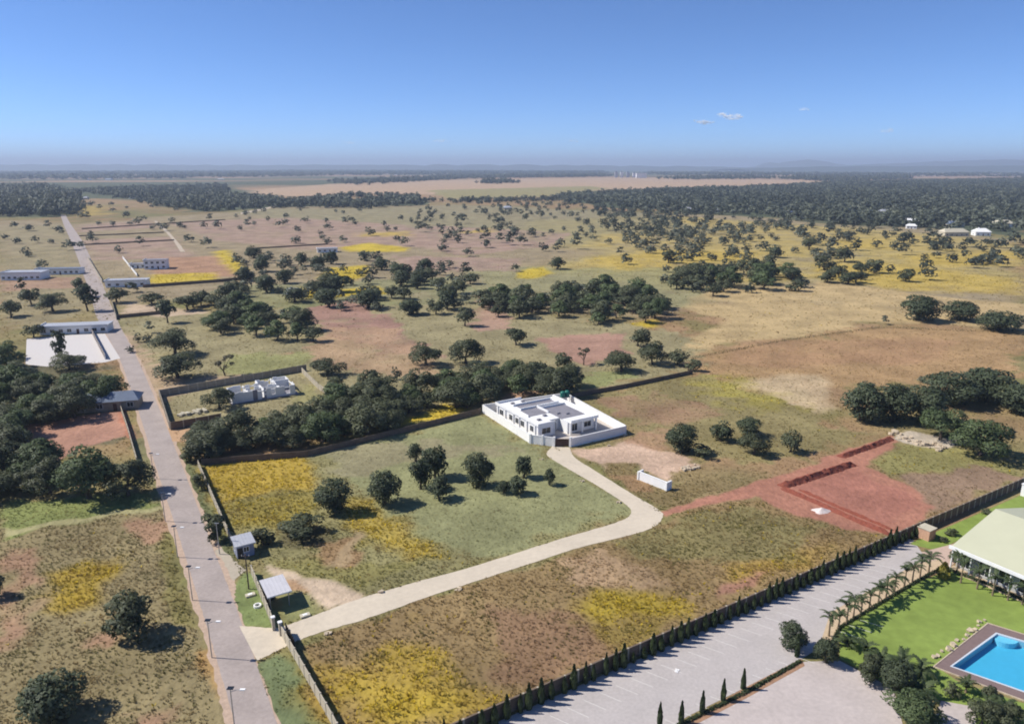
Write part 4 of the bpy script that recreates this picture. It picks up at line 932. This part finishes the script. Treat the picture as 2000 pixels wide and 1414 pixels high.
cluster([(355, 590), (480, 560), (500, 590), (420, 612), (360, 612)], 14, 8, ['spread'], 'tree in the loose row below the dark wall and yellow strip', 'row below the yellow strip', seed=6)
cluster([(395, 635), (470, 600), (560, 620), (650, 665), (560, 672), (490, 668), (420, 650)], 24, 8.6, ['spread', 'green'], 'tree in the belt left of the pinkish bare field', 'belt beside the pinkish field', seed=7)
cluster([(450, 512), (520, 498), (560, 512), (740, 508), (770, 545), (640, 585), (560, 592), (470, 568)], 46, 8.6, ['spread', 'round'], 'tree in the loose wood around the small white plain house', 'wood around the plain house', seed=8, sep=.5)
cluster([(560, 585), (700, 560), (760, 580), (900, 570), (920, 612), (760, 622), (690, 610), (600, 600)], 30, 8.6, ['spread', 'round'], 'tree above the pinkish bare field', 'trees above the pinkish field', seed=9, sep=.55)
cluster([(760, 520), (900, 520), (930, 560), (880, 575), (780, 560)], 22, 9, ['spread', 'round'], 'tree in the loose wood left of the large central grove', 'wood left of the central grove', seed=10, sep=.6)
cluster([(930, 600), (960, 582), (1100, 572), (1240, 580), (1320, 606), (1300, 625), (1210, 638), (1080, 632), (960, 618)], 62, 9.2, ['spread', 'green', 'spread'], 'tree in the large dense grove at the centre', 'large central grove', seed=11, sep=.48)
T(908, 638, 40, 48, 'spread', 'upright tree left of the large central grove'); T(800, 618, 44, 36, 'round', 'round dark tree on edge of the pinkish field')
# left of the road
for x, y, a, b, k, l in ((172, 609, 52, 44, 'tall', 'dark tree at the left kerb of the far road'), (160, 580, 34, 36, 'tall', 'upright tree behind the dark kerb tree'), (104, 609, 62, 44, 'spread', 'broad dark tree left of the dark kerb tree'), (62, 596, 42, 42, 'spread', 'tree left of the broad dark tree near far kerb'), (44, 572, 26, 30, 'tall', 'narrow tree below the long white building'), (22, 620, 48, 42, 'spread', 'tree at left edge below the long white building'),
                         (122, 712, 30, 72, 'tall', 'tall narrow tree standing in the white paved yard'), (137, 724, 64, 44, 'spread', 'low tree at front of the white paved yard'), (66, 660, 40, 32, 'spread', 'purple brown tree at left end of verandah house')):
    T(x, y, a, b, k, l)
cluster([(0, 676), (40, 682), (40, 752), (0, 772), (-60, 760), (-60, 680)], 11, 8.5, ['green', 'spread'], 'tree at left edge beside the white paved yard', 'trees left of the paved yard', seed=12)
cluster([(0, 780), (60, 768), (205, 764), (222, 780), (210, 800), (60, 836), (0, 852), (-80, 832)], 20, 8.5, ['spread', 'green'], 'tree in the dense clump between paved yard and red earth yard', 'clump above the red earth yard', seed=13, sep=.5)
cluster([(-60, 850), (40, 850), (50, 900), (130, 925), (60, 975), (-60, 985)], 13, 8, ['spread', 'green'], 'tree in the clump left of the red earth yard', 'clump left of the red earth yard', seed=14, sep=.5)
T(176, 977, 122, 116, 'green', 'large bright green tree below the red earth yard'); T(252, 972, 104, 82, 'spread', 'dark tree casting its shadow onto the tarred road'); T(98, 968, 90, 84, 'spread', 'dark tree left of the large bright green one')
T(262, 1252, 110, 104, 'sparse', 'thin grey green bush in the front left field'); TREES[-1] = (*TREES[-1][:4], 'bush', 'bush', *TREES[-1][6:])
T(112, 1425, 136, 116, 'round', 'dark round bush at the bottom left corner', None, 'bush'); T(-8, 1172, 46, 54, 'round', 'dark bush cut by the left edge of front field', None, 'bush')
T(420, 1062, 54, 60, 'bush', 'dark bush between the road and gatehouse wall'); T(515, 1070, 48, 40, 'bush', 'dark bush right behind the small gatehouse'); T(592, 1058, 84, 42, 'bush', 'grey brown low thicket below the first round tree')
T(395, 960, 30, 40, 'bush', 'bush on the verge at head of the pale roadside wall'); T(372, 905, 40, 34, 'bush', 'bush where the sandy track leaves the road')
# scattered over the plain
cluster([(150, 440), (330, 425), (560, 412), (860, 412), (800, 500), (640, 480), (440, 485), (340, 500), (180, 500)], 60, 8, ['round', 'bush'], 'small dark tree dotting the pinkish fields on left of plain', 'trees dotting the pinkish fields', seed=15, sep=1.0, name='plain_tree')
cluster([(820, 405), (1100, 398), (1350, 425), (1420, 500), (1250, 535), (1000, 535), (840, 505), (780, 480)], 210, 8.6, ['round', 'bush', 'spread', 'bush'], 'small dark tree dotting the centre of the open plain', 'trees dotting the centre of the plain', seed=16, sep=.85, name='plain_tree')
cluster([(1150, 405), (1350, 422), (1600, 440), (1800, 462), (2000, 475), (2000, 530), (1700, 560), (1500, 575), (1380, 585), (1300, 560), (1250, 520)], 330, 9, ['round', 'bush', 'spread', 'bush'], 'small dark tree on the yellow grassed right side of plain', 'trees on the yellow right side of plain', seed=17, sep=.7, name='plain_tree')
cluster([(1380, 585), (1300, 545), (1400, 530), (1560, 540), (1560, 565), (1450, 590)], 18, 11, ['spread', 'green'], 'tree in the belt right of the large central grove', 'belt right of the central grove', seed=18, sep=.7)
cluster([(150, 392), (330, 408), (380, 420), (150, 432)], 14, 8, ['bush', 'round'], 'small tree between the far left woods and pink fields', 'trees below the far left woods', seed=20, sep=1.1, name='plain_tree')
cluster([(0, 440), (120, 440), (140, 545), (0, 500)], 10, 8, ['spread'], 'small tree in the fields left of the far road', 'trees left of the far road', seed=19, sep=1.2, name='plain_tree')
for x, y, a, b, l in ((135, 490, 30, 24, 'round tree overhanging the left side of far road'), (160, 486, 18, 16, 'small round tree on right side of far road'), (115, 452, 20, 14, 'bush near where the road enters the woods'), (55, 452, 28, 14, 'bush in the pale field left of far road')):
    T(x, y, a, b, 'round', l)

def size_of(t): return t[2] * t[3] / (t[0] ** 2 + t[1] ** 2)
TREES.sort(key=size_of, reverse=True)
NTHING = 330
vr = random.Random(21)
for t in TREES[:NTHING]:
    x, y, W, Hh, kind, name, label, group = t
    px = W / mpp((x, y, 0)); lod = 0 if px > 58 else 1 if px > 26 else 2
    cr, tk_ = PROTO[kind, lod, vr.randrange(4)]
    r = empty(name, (x, y, 0), vr.uniform(0, 6.28), label, 'bush' if name == 'bush' else 'tree', group); r.scale = (W, W * vr.uniform(.9, 1.1), Hh)
    link('trunk', tk_, None, r); link('crown', cr, None, r)
# the rest of the scattered trees, and the woods, read as masses
def mass(name, items, label, m, leaves=70, lf=.11, flat=1.):
    vs_, qs, ts, ns = [], [], [], []; n = 0; g = np.random.default_rng(len(items))
    cache = [crown_leaves(k, np.random.default_rng(40 + i), leaves, lf)[1:] for i, k in enumerate(('spread', 'round', 'round', 'spread', 'tall', 'round'))]
    for x, y, W, Hh in items:
        v, q, t, sn = cache[g.integers(len(cache))]; a = g.random() * 6.283; c, s = math.cos(a), math.sin(a)
        vv = np.stack([(v[:, 0] * c - v[:, 1] * s) * W + x, (v[:, 0] * s + v[:, 1] * c) * W + y, v[:, 2] * Hh], 1)
        vs_.append(vv); qs.append(q + n); n += len(v); ts.append(np.clip(t + g.normal() * .2 + (float(vnoise(np.array([x / 70.]), np.array([y / 110.]), 61)[0]) - .5) * .9, 0, 1)); ns.append(np.stack([sn[:, 0] * c - sn[:, 1] * s, sn[:, 0] * s + sn[:, 1] * c, sn[:, 2]], 1))
    me = fastmesh(name, np.concatenate(vs_), np.concatenate(qs), m, np.concatenate(ts), 4, np.concatenate(ns))
    o = link(name, me); o['kind'] = 'stuff'; o['label'] = label; o['category'] = 'trees'; return o
mass('scattered_far_trees', [t[:4] for t in TREES[NTHING:]], 'many tiny dark trees scattered over the farther plain', M_WOOD, 90, .1)
def fill(poly, sp, wlo, whi, hr, seed):
    q = gp(poly); xs = [a[0] for a in q]; ys = [a[1] for a in q]; g = np.random.default_rng(seed); out = []
    area = (max(xs) - min(xs)) * (max(ys) - min(ys)); n = int(area / sp ** 2)
    x = g.uniform(min(xs), max(xs), n); y = g.uniform(min(ys), max(ys), n); k = sdf(x, y, q) < g.normal(size=n) * sp * .8
    k &= fbm(x / (sp * 6), y / (sp * 6), seed, 3) > .34
    for hx, hy in HOUSEPT: k &= ~((abs(x - hx - 7) < 16) & (y > hy - 34) & (y < hy + 14))
    W = g.uniform(wlo, whi, n)
    return [(a, b, w_, w_ * hr * u) for a, b, w_, u in zip(x[k], y[k], W[k], g.uniform(.8, 1.25, k.sum()))]
mass('right_woodland', fill([(1060, 390), (1150, 380), (1300, 373), (1500, 366), (1640, 358), (2020, 350), (2060, 440), (1960, 452), (1830, 450), (1700, 444), (1500, 425), (1350, 418), (1200, 405), (1100, 396)], 11, 9, 20, .66, 31), 'broad dark woodland covering the right side of the plain', M_WOOD, 46, .14)
mass('left_woodland', fill([(140, 374), (430, 362), (450, 382), (580, 394), (700, 382), (830, 389), (830, 401), (700, 408), (590, 406), (520, 408), (380, 415), (330, 406), (250, 388)], 13, 9, 19, .7, 32) + fill([(-40, 372), (80, 366), (140, 384), (150, 420), (60, 426), (-40, 422)], 9.5, 9, 17, 1.15, 33) + fill([(840, 394), (1060, 389), (1080, 394), (860, 399)], 13, 9, 13, .8, 34), 'band of dark woods across the left and middle distance', M_WOOD, 50, .14)
mass('far_tree_belts', fill([(1520, 350), (1640, 342), (1760, 340), (1780, 350), (1640, 356)], 26, 16, 26, .7, 35) + fill([(640, 356), (900, 344), (1190, 342), (1190, 346), (900, 350), (840, 354), (700, 362)], 30, 18, 30, .6, 36) + fill([(930, 358), (975, 355), (1015, 358), (975, 360)], 18, 18, 26, .7, 37)
     + fill([(1280, 350), (1400, 347), (1520, 348), (1500, 350), (1350, 352)], 30, 16, 28, .7, 38) + fill([(0, 338), (640, 334), (1180, 336), (1180, 340), (640, 344), (300, 350), (0, 352)], 60, 26, 46, .5, 39) + fill([(1250, 338), (2000, 340), (2000, 346), (1650, 344), (1300, 344)], 60, 24, 40, .5, 41), 'thin hazy tree belts on the far plain below the horizon', M_WOOD, 34, .17)

# ------------------------------------------------------------------ cypress rows, palms, garden shrubs
def cypress(g, n, leaf, cone=1., m=M_LEAFB):
    z = g.random(n) ** .85; a = g.random(n) * 6.283; r = .5 * (np.sin(np.clip(z * 1.02, 0, 1) * 2.6 + .5) ** .8) * (1 - z * .35 * cone) * g.uniform(.75, 1.05, n)
    r = np.where(z > .8, r * (1.02 - z) / .22, r)
    c = np.stack([r * np.cos(a), r * np.sin(a), z * .96 + .04], 1); nrm = np.stack([np.cos(a), np.sin(a), np.full(n, .5)], 1) + g.normal(size=(n, 3)) * .35
    v, q = quads_at(c, nrm, leaf * g.uniform(.7, 1.3, n), g, 1.4)
    return fastmesh('crown', v, q, m, np.repeat(np.clip(.45 + g.normal(size=n) * .25, 0, 1), 4))
CYP = [cypress(np.random.default_rng(50 + k), 420, .16) for k in range(3)]
cyt = MB().tube([(0, 0, -.02), (0, 0, .3)], [.08, .06], 6).mesh('trunk', M_BARK)
def put_cyp(p, wd, h, name, lab, group, m=None):
    r = empty(name, p, rnd.uniform(0, 6), lab, 'tree', group); r.scale = (wd, wd, h)
    link('trunk', cyt, None, r); link('crown', CYP[rnd.randrange(3)] if m is None else m, None, r)
for k in range(62):
    s = -6 + k * 1.75 + rnd.uniform(-.25, .25)
    if s > 99: break
    put_cyp(WA + WD * s + WN * (.75 + rnd.uniform(-.1, .1)), rnd.uniform(.65, 1.05), rnd.choice((1.6, 2.2, 2.6, 3.1, 3.4)), 'conifer_shrub', 'young conifer in the row planted along the long brown wall', 'young conifers along the long brown wall')
for x, y, h, l in ((1288, 1418, 3.2, 'slim cypress lowest in the row beside the paved lots'), (1330, 1412, 3.0, 'slim cypress second from bottom beside the paved lots'), (1371, 1392, 3.0, 'slim cypress third from bottom beside the paved lots'), (1412, 1368, 3.0, 'slim cypress fourth from bottom beside the paved lots'), (1451, 1345, 2.8, 'slim cypress fifth from bottom beside the paved lots'), (1556, 1282, 3.4, 'slim pale cypress by two round shrubs at end of row')):
    put_cyp(P(x, y), .7, h, 'cypress', l, 'slim cypresses between the paved lots')
YC = cypress(np.random.default_rng(60), 420, .16, 1, M_LEAFYEL)
put_cyp(P(1842, 1128), 2.0, 2.6, 'golden_conifer', 'golden conical shrub at corner of lawn and path', None, YC)
# low edging hedge
def hedge(pts, wd, h, lab, n, m=M_LEAFB):
    L = resample([P(*q) for q in pts], .4); g = np.random.default_rng(len(L)); i = g.integers(0, len(L), n)
    b = np.array([tuple(q) for q in L])[i]; d = g.normal(size=(n, 3)); d /= np.linalg.norm(d, axis=1, keepdims=True); d[:, 2] = abs(d[:, 2])
    c = b + d * np.array([wd, wd, h]) * g.uniform(.6, 1.1, (n, 1)); v, q = quads_at(c, d + g.normal(size=(n, 3)) * .4, .13 * g.uniform(.7, 1.4, n), g)
    o = link('hedge', fastmesh('hedge', v, q, m, np.repeat(np.clip(.4 + g.normal(size=n) * .25, 0, 1), 4))); tag(o, lab, 'hedge'); return o
hedge([(1320, 1420), (1460, 1350), (1562, 1292)], .35, .35, 'low clipped hedge between the two paved lots', 2600)
hedge([(1622, 1262), (1640, 1226), (1790, 1136), (1838, 1110)], .35, .4, 'low hedge along the lawn under the palm row', 2600)
hedge([(1850, 1112), (1930, 1142), (2010, 1178)], .4, .5, 'clipped hedge between the hall palms and lawn', 1800)
hedge([(1960, 590 + 60), (1720, 640), (1520, 668), (1352, 700)], .8, 1.0, 'thin dark hedge line crossing the right hand plain', 2600)
# palms
def frond_mesh(g):
    t = MB(); v = []; f = []; seg = 9
    sp = [Vector((k / seg * 1.0, 0, .42 * math.sin(k / seg * 2.3) - .28 * (k / seg) ** 2)) for k in range(seg + 1)]
    for k in range(seg):
        a, b = sp[k], sp[k + 1]; wv = .20 * math.sin((k + .9) / (seg + .6) * 3.0) ** .7
        for s in (-1, 1):
            n = len(v); tip = (a + b) / 2 + Vector((.12, s * wv, -.07 - .05 * g.random()))
            v += [tuple(a), tuple(b), tuple(tip), tuple((a + b) / 2 + Vector((-.02, s * wv * .55, -.01)))]; f += [(n, n + 1, n + 2, n + 3)]
    return fastmesh('frond', v, f, M_PALM, np.repeat(g.random(len(f)) * .7 + .15, 4))
FR = [frond_mesh(np.random.default_rng(70 + k)) for k in range(3)]
ptr = MB().tube([(0, 0, -.05), (.03, 0, .5), (0, 0, 1.0)], [.17, .12, .1], 8).mesh('trunk', mat('palm_trunk', alb(150, 132, 108), .95, .25, 5))
def palm(px, trunk, fr, lab, group, n=11):
    r = empty('palm', P(*px), rnd.uniform(0, 6), lab, 'palm', group)
    o = link('trunk', ptr, None, r); o.scale = (1, 1, trunk)
    for k in range(n):
        o = link('frond', FR[k % 3], None, r); o.location = (0, 0, trunk * .98); L = fr * rnd.uniform(.8, 1.15)
        o.rotation_euler = (rnd.uniform(-.2, .2), rnd.choice((-.75, -.35, -.1, .1)) + rnd.uniform(-.15, .15), k * 2.4 + rnd.uniform(-.3, .3)); o.scale = (L, L, L)
ORD = 'first second third fourth fifth sixth seventh eighth ninth tenth eleventh twelfth thirteenth fourteenth'.split()
for k in range(13):
    q = Vector((1618, 1240, 0)).lerp(Vector((1812, 1118, 0)), k / 12)
    palm((q.x + rnd.uniform(-3, 3), q.y + rnd.uniform(-2, 2)), rnd.uniform(2.3, 3.2), rnd.uniform(1.4, 1.9), ORD[k] + ' palm from the lower end of row between paved lot and lawn', 'palms between paved lot and lawn')
for k, (x, y) in enumerate(((1868, 1118), (1876, 1138), (1908, 1150), (1938, 1163), (1968, 1172), (1996, 1180))):
    palm((x, y), rnd.uniform(2.6, 3.4), rnd.uniform(1.4, 1.8), ORD[k] + ' palm from the left in front of cream roofed hall', 'palms in front of the hall')
for x, y, t_, f_, l in ((1690, 1280, .5, 2.2, 'low spreading palm at corner of lawn beside round shrub'), (1720, 1300, .7, 2.4, 'low palm in middle of the lower lawn bed'), (1760, 1312, .9, 2.4, 'low palm nearest lawn in the lower bed'), (1795, 1322, .8, 2.2, 'low palm at pool end of the lower bed'), (1655, 1262, .5, 2.0, 'low palm at upper end of the lower bed'),
                        (1800, 1362, .6, 2.3, 'low palm right of the dark feathery clump'), (1886, 1352, .8, 1.7, 'reddish palm at the deck corner by pool'), (1960, 1400, 1.0, 2.0, 'palm below the pool at photo edge'), (1925, 1392, .8, 1.9, 'palm below the pool left of the edge one')):
    palm((x, y), t_, f_, l, None, 15)
def shrub(x, y, a, b, kind, lab):
    n = len(TREES); tree_px(x, y, a, b, kind, lab); t = TREES.pop(); cr, tk_ = PROTO[kind, 0 if a > 50 else 1, vr.randrange(4)]
    r = empty('garden_shrub', (t[0], t[1], 0), vr.uniform(0, 6), lab, 'shrub'); r.scale = (t[2], t[2], t[3]); link('trunk', tk_, None, r); link('crown', cr, None, r)
for q in ((1544, 1276, 62, 60, 'round', 'round dark shrub on edge of the grey paved lot'), (1612, 1304, 56, 60, 'round', 'round dark shrub casting shadow on the lower paved lot'), (1698, 1342, 58, 62, 'bush', 'grey green shrub left of the dark feathery clump'), (1745, 1360, 76, 72, 'round', 'dark feathery clump at corner of lower paved lot'),
          (1780, 1425, 112, 78, 'green', 'bright green tree cut by the bottom edge near paved lot'), (1915, 1425, 60, 60, 'bush', 'grey shrub at the bottom beside the narrow path'), (1965, 1432, 70, 56, 'bush', 'leafy shrub at the bottom right corner'), (1860, 1366, 34, 30, 'bush', 'small shrub between pool deck and narrow path'),
          (1935, 1372, 40, 32, 'bush', 'shrub against the lower edge of pool deck'), (1862, 1100, 26, 26, 'bush', 'shrub at the corner post of the hall'), (1935, 1126, 40, 26, 'bush', 'shrub bed against the hall posts'), (1980, 1140, 40, 26, 'bush', 'shrub at right end of the hall posts'),
          (1856, 1048, 24, 16, 'bush', 'small shrub on lawn beside the brown wall'), (1925, 1006, 22, 14, 'bush', 'tiny shrub on lawn near the white pillar'), (1842, 1060, 20, 12, 'bush', 'tiny shrub on lawn right of the brick block')): shrub(*q)

# ------------------------------------------------------------------ grass and weeds (uncountable)
roadsL = [gp([(430, 1500), (402, 1290), (340, 1080), (290, 900), (228, 700), (196, 640), (236, 640), (318, 800), (398, 1000), (462, 1110), (500, 1290), (560, 1500)]),
          gp([(467, 1222), (565, 1219), (715, 1165), (925, 1106), (1205, 1020), (1232, 1003), (1170, 951), (1068, 888), (1113, 874), (1160, 918), (1240, 968), (1294, 1010), (1262, 1036), (1050, 1096), (850, 1161), (725, 1205), (575, 1254), (502, 1290)]),
          [(p.x, p.y) for p in (WA - WD * 20 + WN * .2, WA + WD * 140 + WN * .2, WA + WD * 140 + WN * 60, WA - WD * 20 + WN * 60)],
          gp([(1036, 866), (1115, 873), (1222, 848), (1105, 782), (943, 806)]), gp([(52, 662), (205, 648), (240, 705), (50, 716)]), gp([(492, 1118), (560, 1110), (580, 1200), (535, 1230)])]
def grass_mesh(name, y0, y1, dens, blades, hscale, wscale, seed, label, f0=0, f1=0):
    g = np.random.default_rng(seed); area = 1.5 * (y1 ** 2 - y0 ** 2) / 2; n = int(area * dens)
    y = np.sqrt(g.uniform(y0 ** 2, y1 ** 2, n)); x = g.uniform(-1, 1, n) * (.72 * y + 16)
    col, gr, fl = paint(x, y)
    k = g.random(n) < np.clip(gr * 1.1, 0, 1) * (.15 + 1.2 * fbm(x / 4, y / 4, 33, 3))
    if f0: k &= g.random(n) < smooth(y0, f0, y)
    if f1: k &= g.random(n) > smooth(f1, y1, y)
    for q in roadsL: k &= sdf(x, y, q) > .1
    x, y, col, gr, fl = x[k], y[k], col[k], gr[k], fl[k]; n = len(x)
    yel = g.random(n) < fl * .85 * smooth(.3, .62, fbm(x / 2.5, y / 2.5, 71, 3) * .6 + fbm(x / 9, y / 9, 72, 2) * .4 + (fl - .5) * .25)
    tone = g.uniform(.78, 1.25, n)[:, None]
    hue = fbm(x / 3, y / 3, 44, 3)[:, None]; dry = lin(196, 166, 112) / SEEN; grn = lin(122, 126, 62) / SEEN
    c = col * 1.12 * tone; c = np.where(hue > .58, c * .55 + grn * .45, np.where(hue < .4, c * .6 + dry * .4, c))
    yc = (lin(228, 200, 66) / SEEN) * g.uniform(.75, 1.25, n)[:, None]; c = np.where(yel[:, None], yc, c)
    h = hscale * (.3 + gr) * g.uniform(.5, 1.3, n) * np.where(yel, 1.15, 1)
    nb = n * blades; X = np.repeat(x, blades); Y = np.repeat(y, blades); Hh = np.repeat(h, blades) * g.uniform(.6, 1.1, nb); a = g.random(nb) * 6.283
    lean = g.uniform(.5, 1.5, nb) * Hh * .8; r0 = wscale * g.uniform(0, .5, nb); wd = wscale * g.uniform(.25, .6, nb)
    bx = X + np.cos(a) * r0; by = Y + np.sin(a) * r0; px, py = -np.sin(a) * wd, np.cos(a) * wd
    tx = bx + np.cos(a) * lean; ty = by + np.sin(a) * lean
    v = np.stack([np.stack([bx - px * .5, by - py * .5, np.full(nb, -.02)], 1), np.stack([bx + px * .5, by + py * .5, np.full(nb, -.02)], 1), np.stack([tx + px * .6, ty + py * .6, Hh], 1), np.stack([tx - px * .6, ty - py * .6, Hh * .92], 1)], 1).reshape(-1, 3)
    me = fastmesh(name, v, np.arange(nb * 4).reshape(-1, 4), MATS['grass_blades'])
    cc = np.repeat(c, blades, 0); at = me.color_attributes.new('col', 'FLOAT_COLOR', 'POINT'); rgba = np.ones((nb * 4, 4), 'f'); rgba[:, :3] = np.repeat(np.clip(cc, 0, .8), 4, 0); at.data.foreach_set('color', rgba.ravel())
    o = link(name, me); o['kind'] = 'stuff'; o['label'] = label; o['category'] = 'grass'; return n
gm = mat('grass_blades', (1, 1, 1), .8, .1, 2, attr='col', spec=.1)
N = gm.node_tree.nodes; Lk = gm.node_tree.links; b = N['Principled BSDF']; tr = N.new('ShaderNodeBsdfTranslucent'); src = b.inputs['Base Color'].links[0].from_socket
Lk.new(src, tr.inputs['Color']); ms = N.new('ShaderNodeMixShader'); ms.inputs[0].default_value = .4; Lk.new(b.outputs[0], ms.inputs[1])
ge = N.new('ShaderNodeNewGeometry'); sv = N.new('ShaderNodeVectorMath'); sv.operation = 'SCALE'; sv.inputs['Scale'].default_value = .35; Lk.new(ge.outputs['Normal'], sv.inputs[0])
au = N.new('ShaderNodeVectorMath'); au.inputs[1].default_value = (0, 0, 1); Lk.new(sv.outputs[0], au.inputs[0]); nn_ = N.new('ShaderNodeVectorMath'); nn_.operation = 'NORMALIZE'; Lk.new(au.outputs[0], nn_.inputs[0]); Lk.new(nn_.outputs[0], b.inputs['Normal']); Lk.new(nn_.outputs[0], tr.inputs['Normal'])
Lk.new(tr.outputs[0], ms.inputs[2]); Lk.new(ms.outputs[0], N['Material Output'].inputs['Surface'])
n_g = grass_mesh('tall_grass', 76, 175, 6.0, 5, .21, .19, 81, 'tall dry grass and yellow flowering weeds of the near plots', 0, 125)
n_g += grass_mesh('dry_grass', 125, 330, 1.1, 3, .26, .38, 82, 'dry grass and weeds of the middle fields', 175, 240)
n_g += grass_mesh('plain_grass', 240, 700, .14, 3, .4, .8, 83, 'rough grass of the open plain', 330, 400)

# ------------------------------------------------------------------ hills, clouds, haze
def ridge(name, x0, x1, dist, prof, depth, seed):
    """low hill: crest heights in metres along x (photo pixels give the bearing)"""
    g = np.random.default_rng(seed); n = 90; v = []; f = []; k = 7
    for i in range(n + 1):
        t = i / n; px = x0 + (x1 - x0) * t; X = (px - 1000) / FPX * dist * 1.03
        hgt = np.interp(t, [a for a, _ in prof], [b for _, b in prof]) * (1 + .08 * math.sin(i * 1.7 + seed) + .06 * g.normal())
        for j in range(k):
            u = j / (k - 1); v.append((X, dist + (u - .5) * depth, -2 + (hgt + 2) * math.sin(u * math.pi) ** .8 if 0 < j < k - 1 else -2))
    for i in range(n):
        for j in range(k - 1): f.append((i * k + j, i * k + j + 1, (i + 1) * k + j + 1, (i + 1) * k + j))
    me = bpy.data.meshes.new(name); me.from_pydata(v, [], f); me.materials.append(M_HILL)
    for p in me.polygons: p.use_smooth = True
    o = link(name, me); o['kind'] = 'structure'
ridge('hills', 1440, 1640, 19000, [(0, 20), (.12, 84), (.17, 148), (.24, 110), (.4, 180), (.48, 225), (.6, 180), (.8, 90), (1, 20)], 3000, 1)
ridge('hills', 1560, 2300, 17000, [(0, 20), (.12, 105), (.3, 150), (.4, 188), (.6, 196), (.8, 200), (1, 180)], 4000, 2)
ridge('hills', -300, 1500, 15000, [(0, 70), (.1, 84), (.3, 98), (.5, 90), (.7, 100), (.8, 86), (1, 40)], 2500, 3)
ridge('hills', 1400, 2300, 11000, [(0, 30), (.2, 62), (.4, 66), (.6, 76), (1, 84)], 2500, 4)

cm = bpy.data.materials.new('cloud_vapour'); cm.use_nodes = True; N = cm.node_tree.nodes; Lk = cm.node_tree.links
b = N['Principled BSDF']; b.inputs['Base Color'].default_value = (.98, .98, .98, 1); b.inputs['Roughness'].default_value = 1
tr = N.new('ShaderNodeBsdfTranslucent'); tr.inputs[0].default_value = (.98, .98, .98, 1); ms = N.new('ShaderNodeMixShader'); ms.inputs[0].default_value = .4; Lk.new(b.outputs[0], ms.inputs[1]); Lk.new(tr.outputs[0], ms.inputs[2])
Lk.new(ms.outputs[0], N['Material Output'].inputs['Surface'])
def cloud_mesh(seed, n):
    g = np.random.default_rng(seed); k = 9
    bc = np.stack([g.normal(size=k) * .42, g.normal(size=k) * .4, g.random(k) * .55 - .3], 1); br = g.uniform(.22, .42, k) * np.exp(-bc[:, 0] ** 2)
    i = g.choice(k, n, p=br ** 2 / (br ** 2).sum()); d = g.normal(size=(n, 3)); d /= np.linalg.norm(d, axis=1, keepdims=True)
    c = bc[i] + d * (br[i] * g.random(n) ** .5)[:, None] * np.array([1.25, 1.25, 1.0]); c[:, 2] = np.where(c[:, 2] < -.3, -.3 - (c[:, 2] + .3) * .1, c[:, 2])
    sn = d * .5 + np.array([-.5, -.2, 1.0]); v, q = quads_at(c, np.array([-.7, -.35, .6]) + g.normal(size=(n, 3)) * .2, .06 * g.uniform(.5, 1.6, n), g)
    return fastmesh('cloud', v, q, cm)
for x, y, wd, h, lab in ((1428, 228, 34, 13, 'larger white puff of the cloud pair above right plain'), (1376, 239, 22, 11, 'smaller white puff of the cloud pair above right plain'), (1733, 255, 20, 9, 'small faint white cloud high at the right'), (861, 275, 22, 7, 'faint flat cloud left of centre above horizon'),
                         (1120, 275, 14, 6, 'faint small cloud near centre above horizon'), (680, 279, 20, 5, 'faintest thin cloud left above horizon'), (1570, 214, 18, 6, 'faint thin cloud between the pair and the right one')):
    d = 16000; c, s = math.cos(PITCH), math.sin(PITCH); yy = (707 - y) / FPX
    dv = Vector(((x - 1000) / FPX, c + yy * s, -s + yy * c)); p = Vector((0, 0, HCAM)) + dv * d
    o = link('cloud', cloud_mesh(int(x), 330 if wd > 21 and y < 250 else 110)); o.location = p; o.scale = (wd / FPX * d, wd / FPX * d * .3, h / FPX * d * 1.25); tag(o, lab, 'cloud')

hz = MB().box(-29000, 29000, -2500, 36000, -3, 330).mesh('haze')
hm = bpy.data.materials.new('haze_air'); hm.use_nodes = True; N = hm.node_tree.nodes
N.remove(N['Principled BSDF']); pv = N.new('ShaderNodeVolumePrincipled')
pv.inputs['Color'].default_value = (.68, .80, 1.0, 1); pv.inputs['Density'].default_value = 1.05e-4; pv.inputs['Anisotropy'].default_value = .1
hm.node_tree.links.new(pv.outputs[0], N['Material Output'].inputs['Volume'])
o = link('haze', hz, hm); o['kind'] = 'stuff'; o['label'] = 'pale blue haze over the far plain'
print('trees', len(TREES), 'grass', n_g, 'tris', sum(len(m.polygons) for m in bpy.data.meshes) * 2)
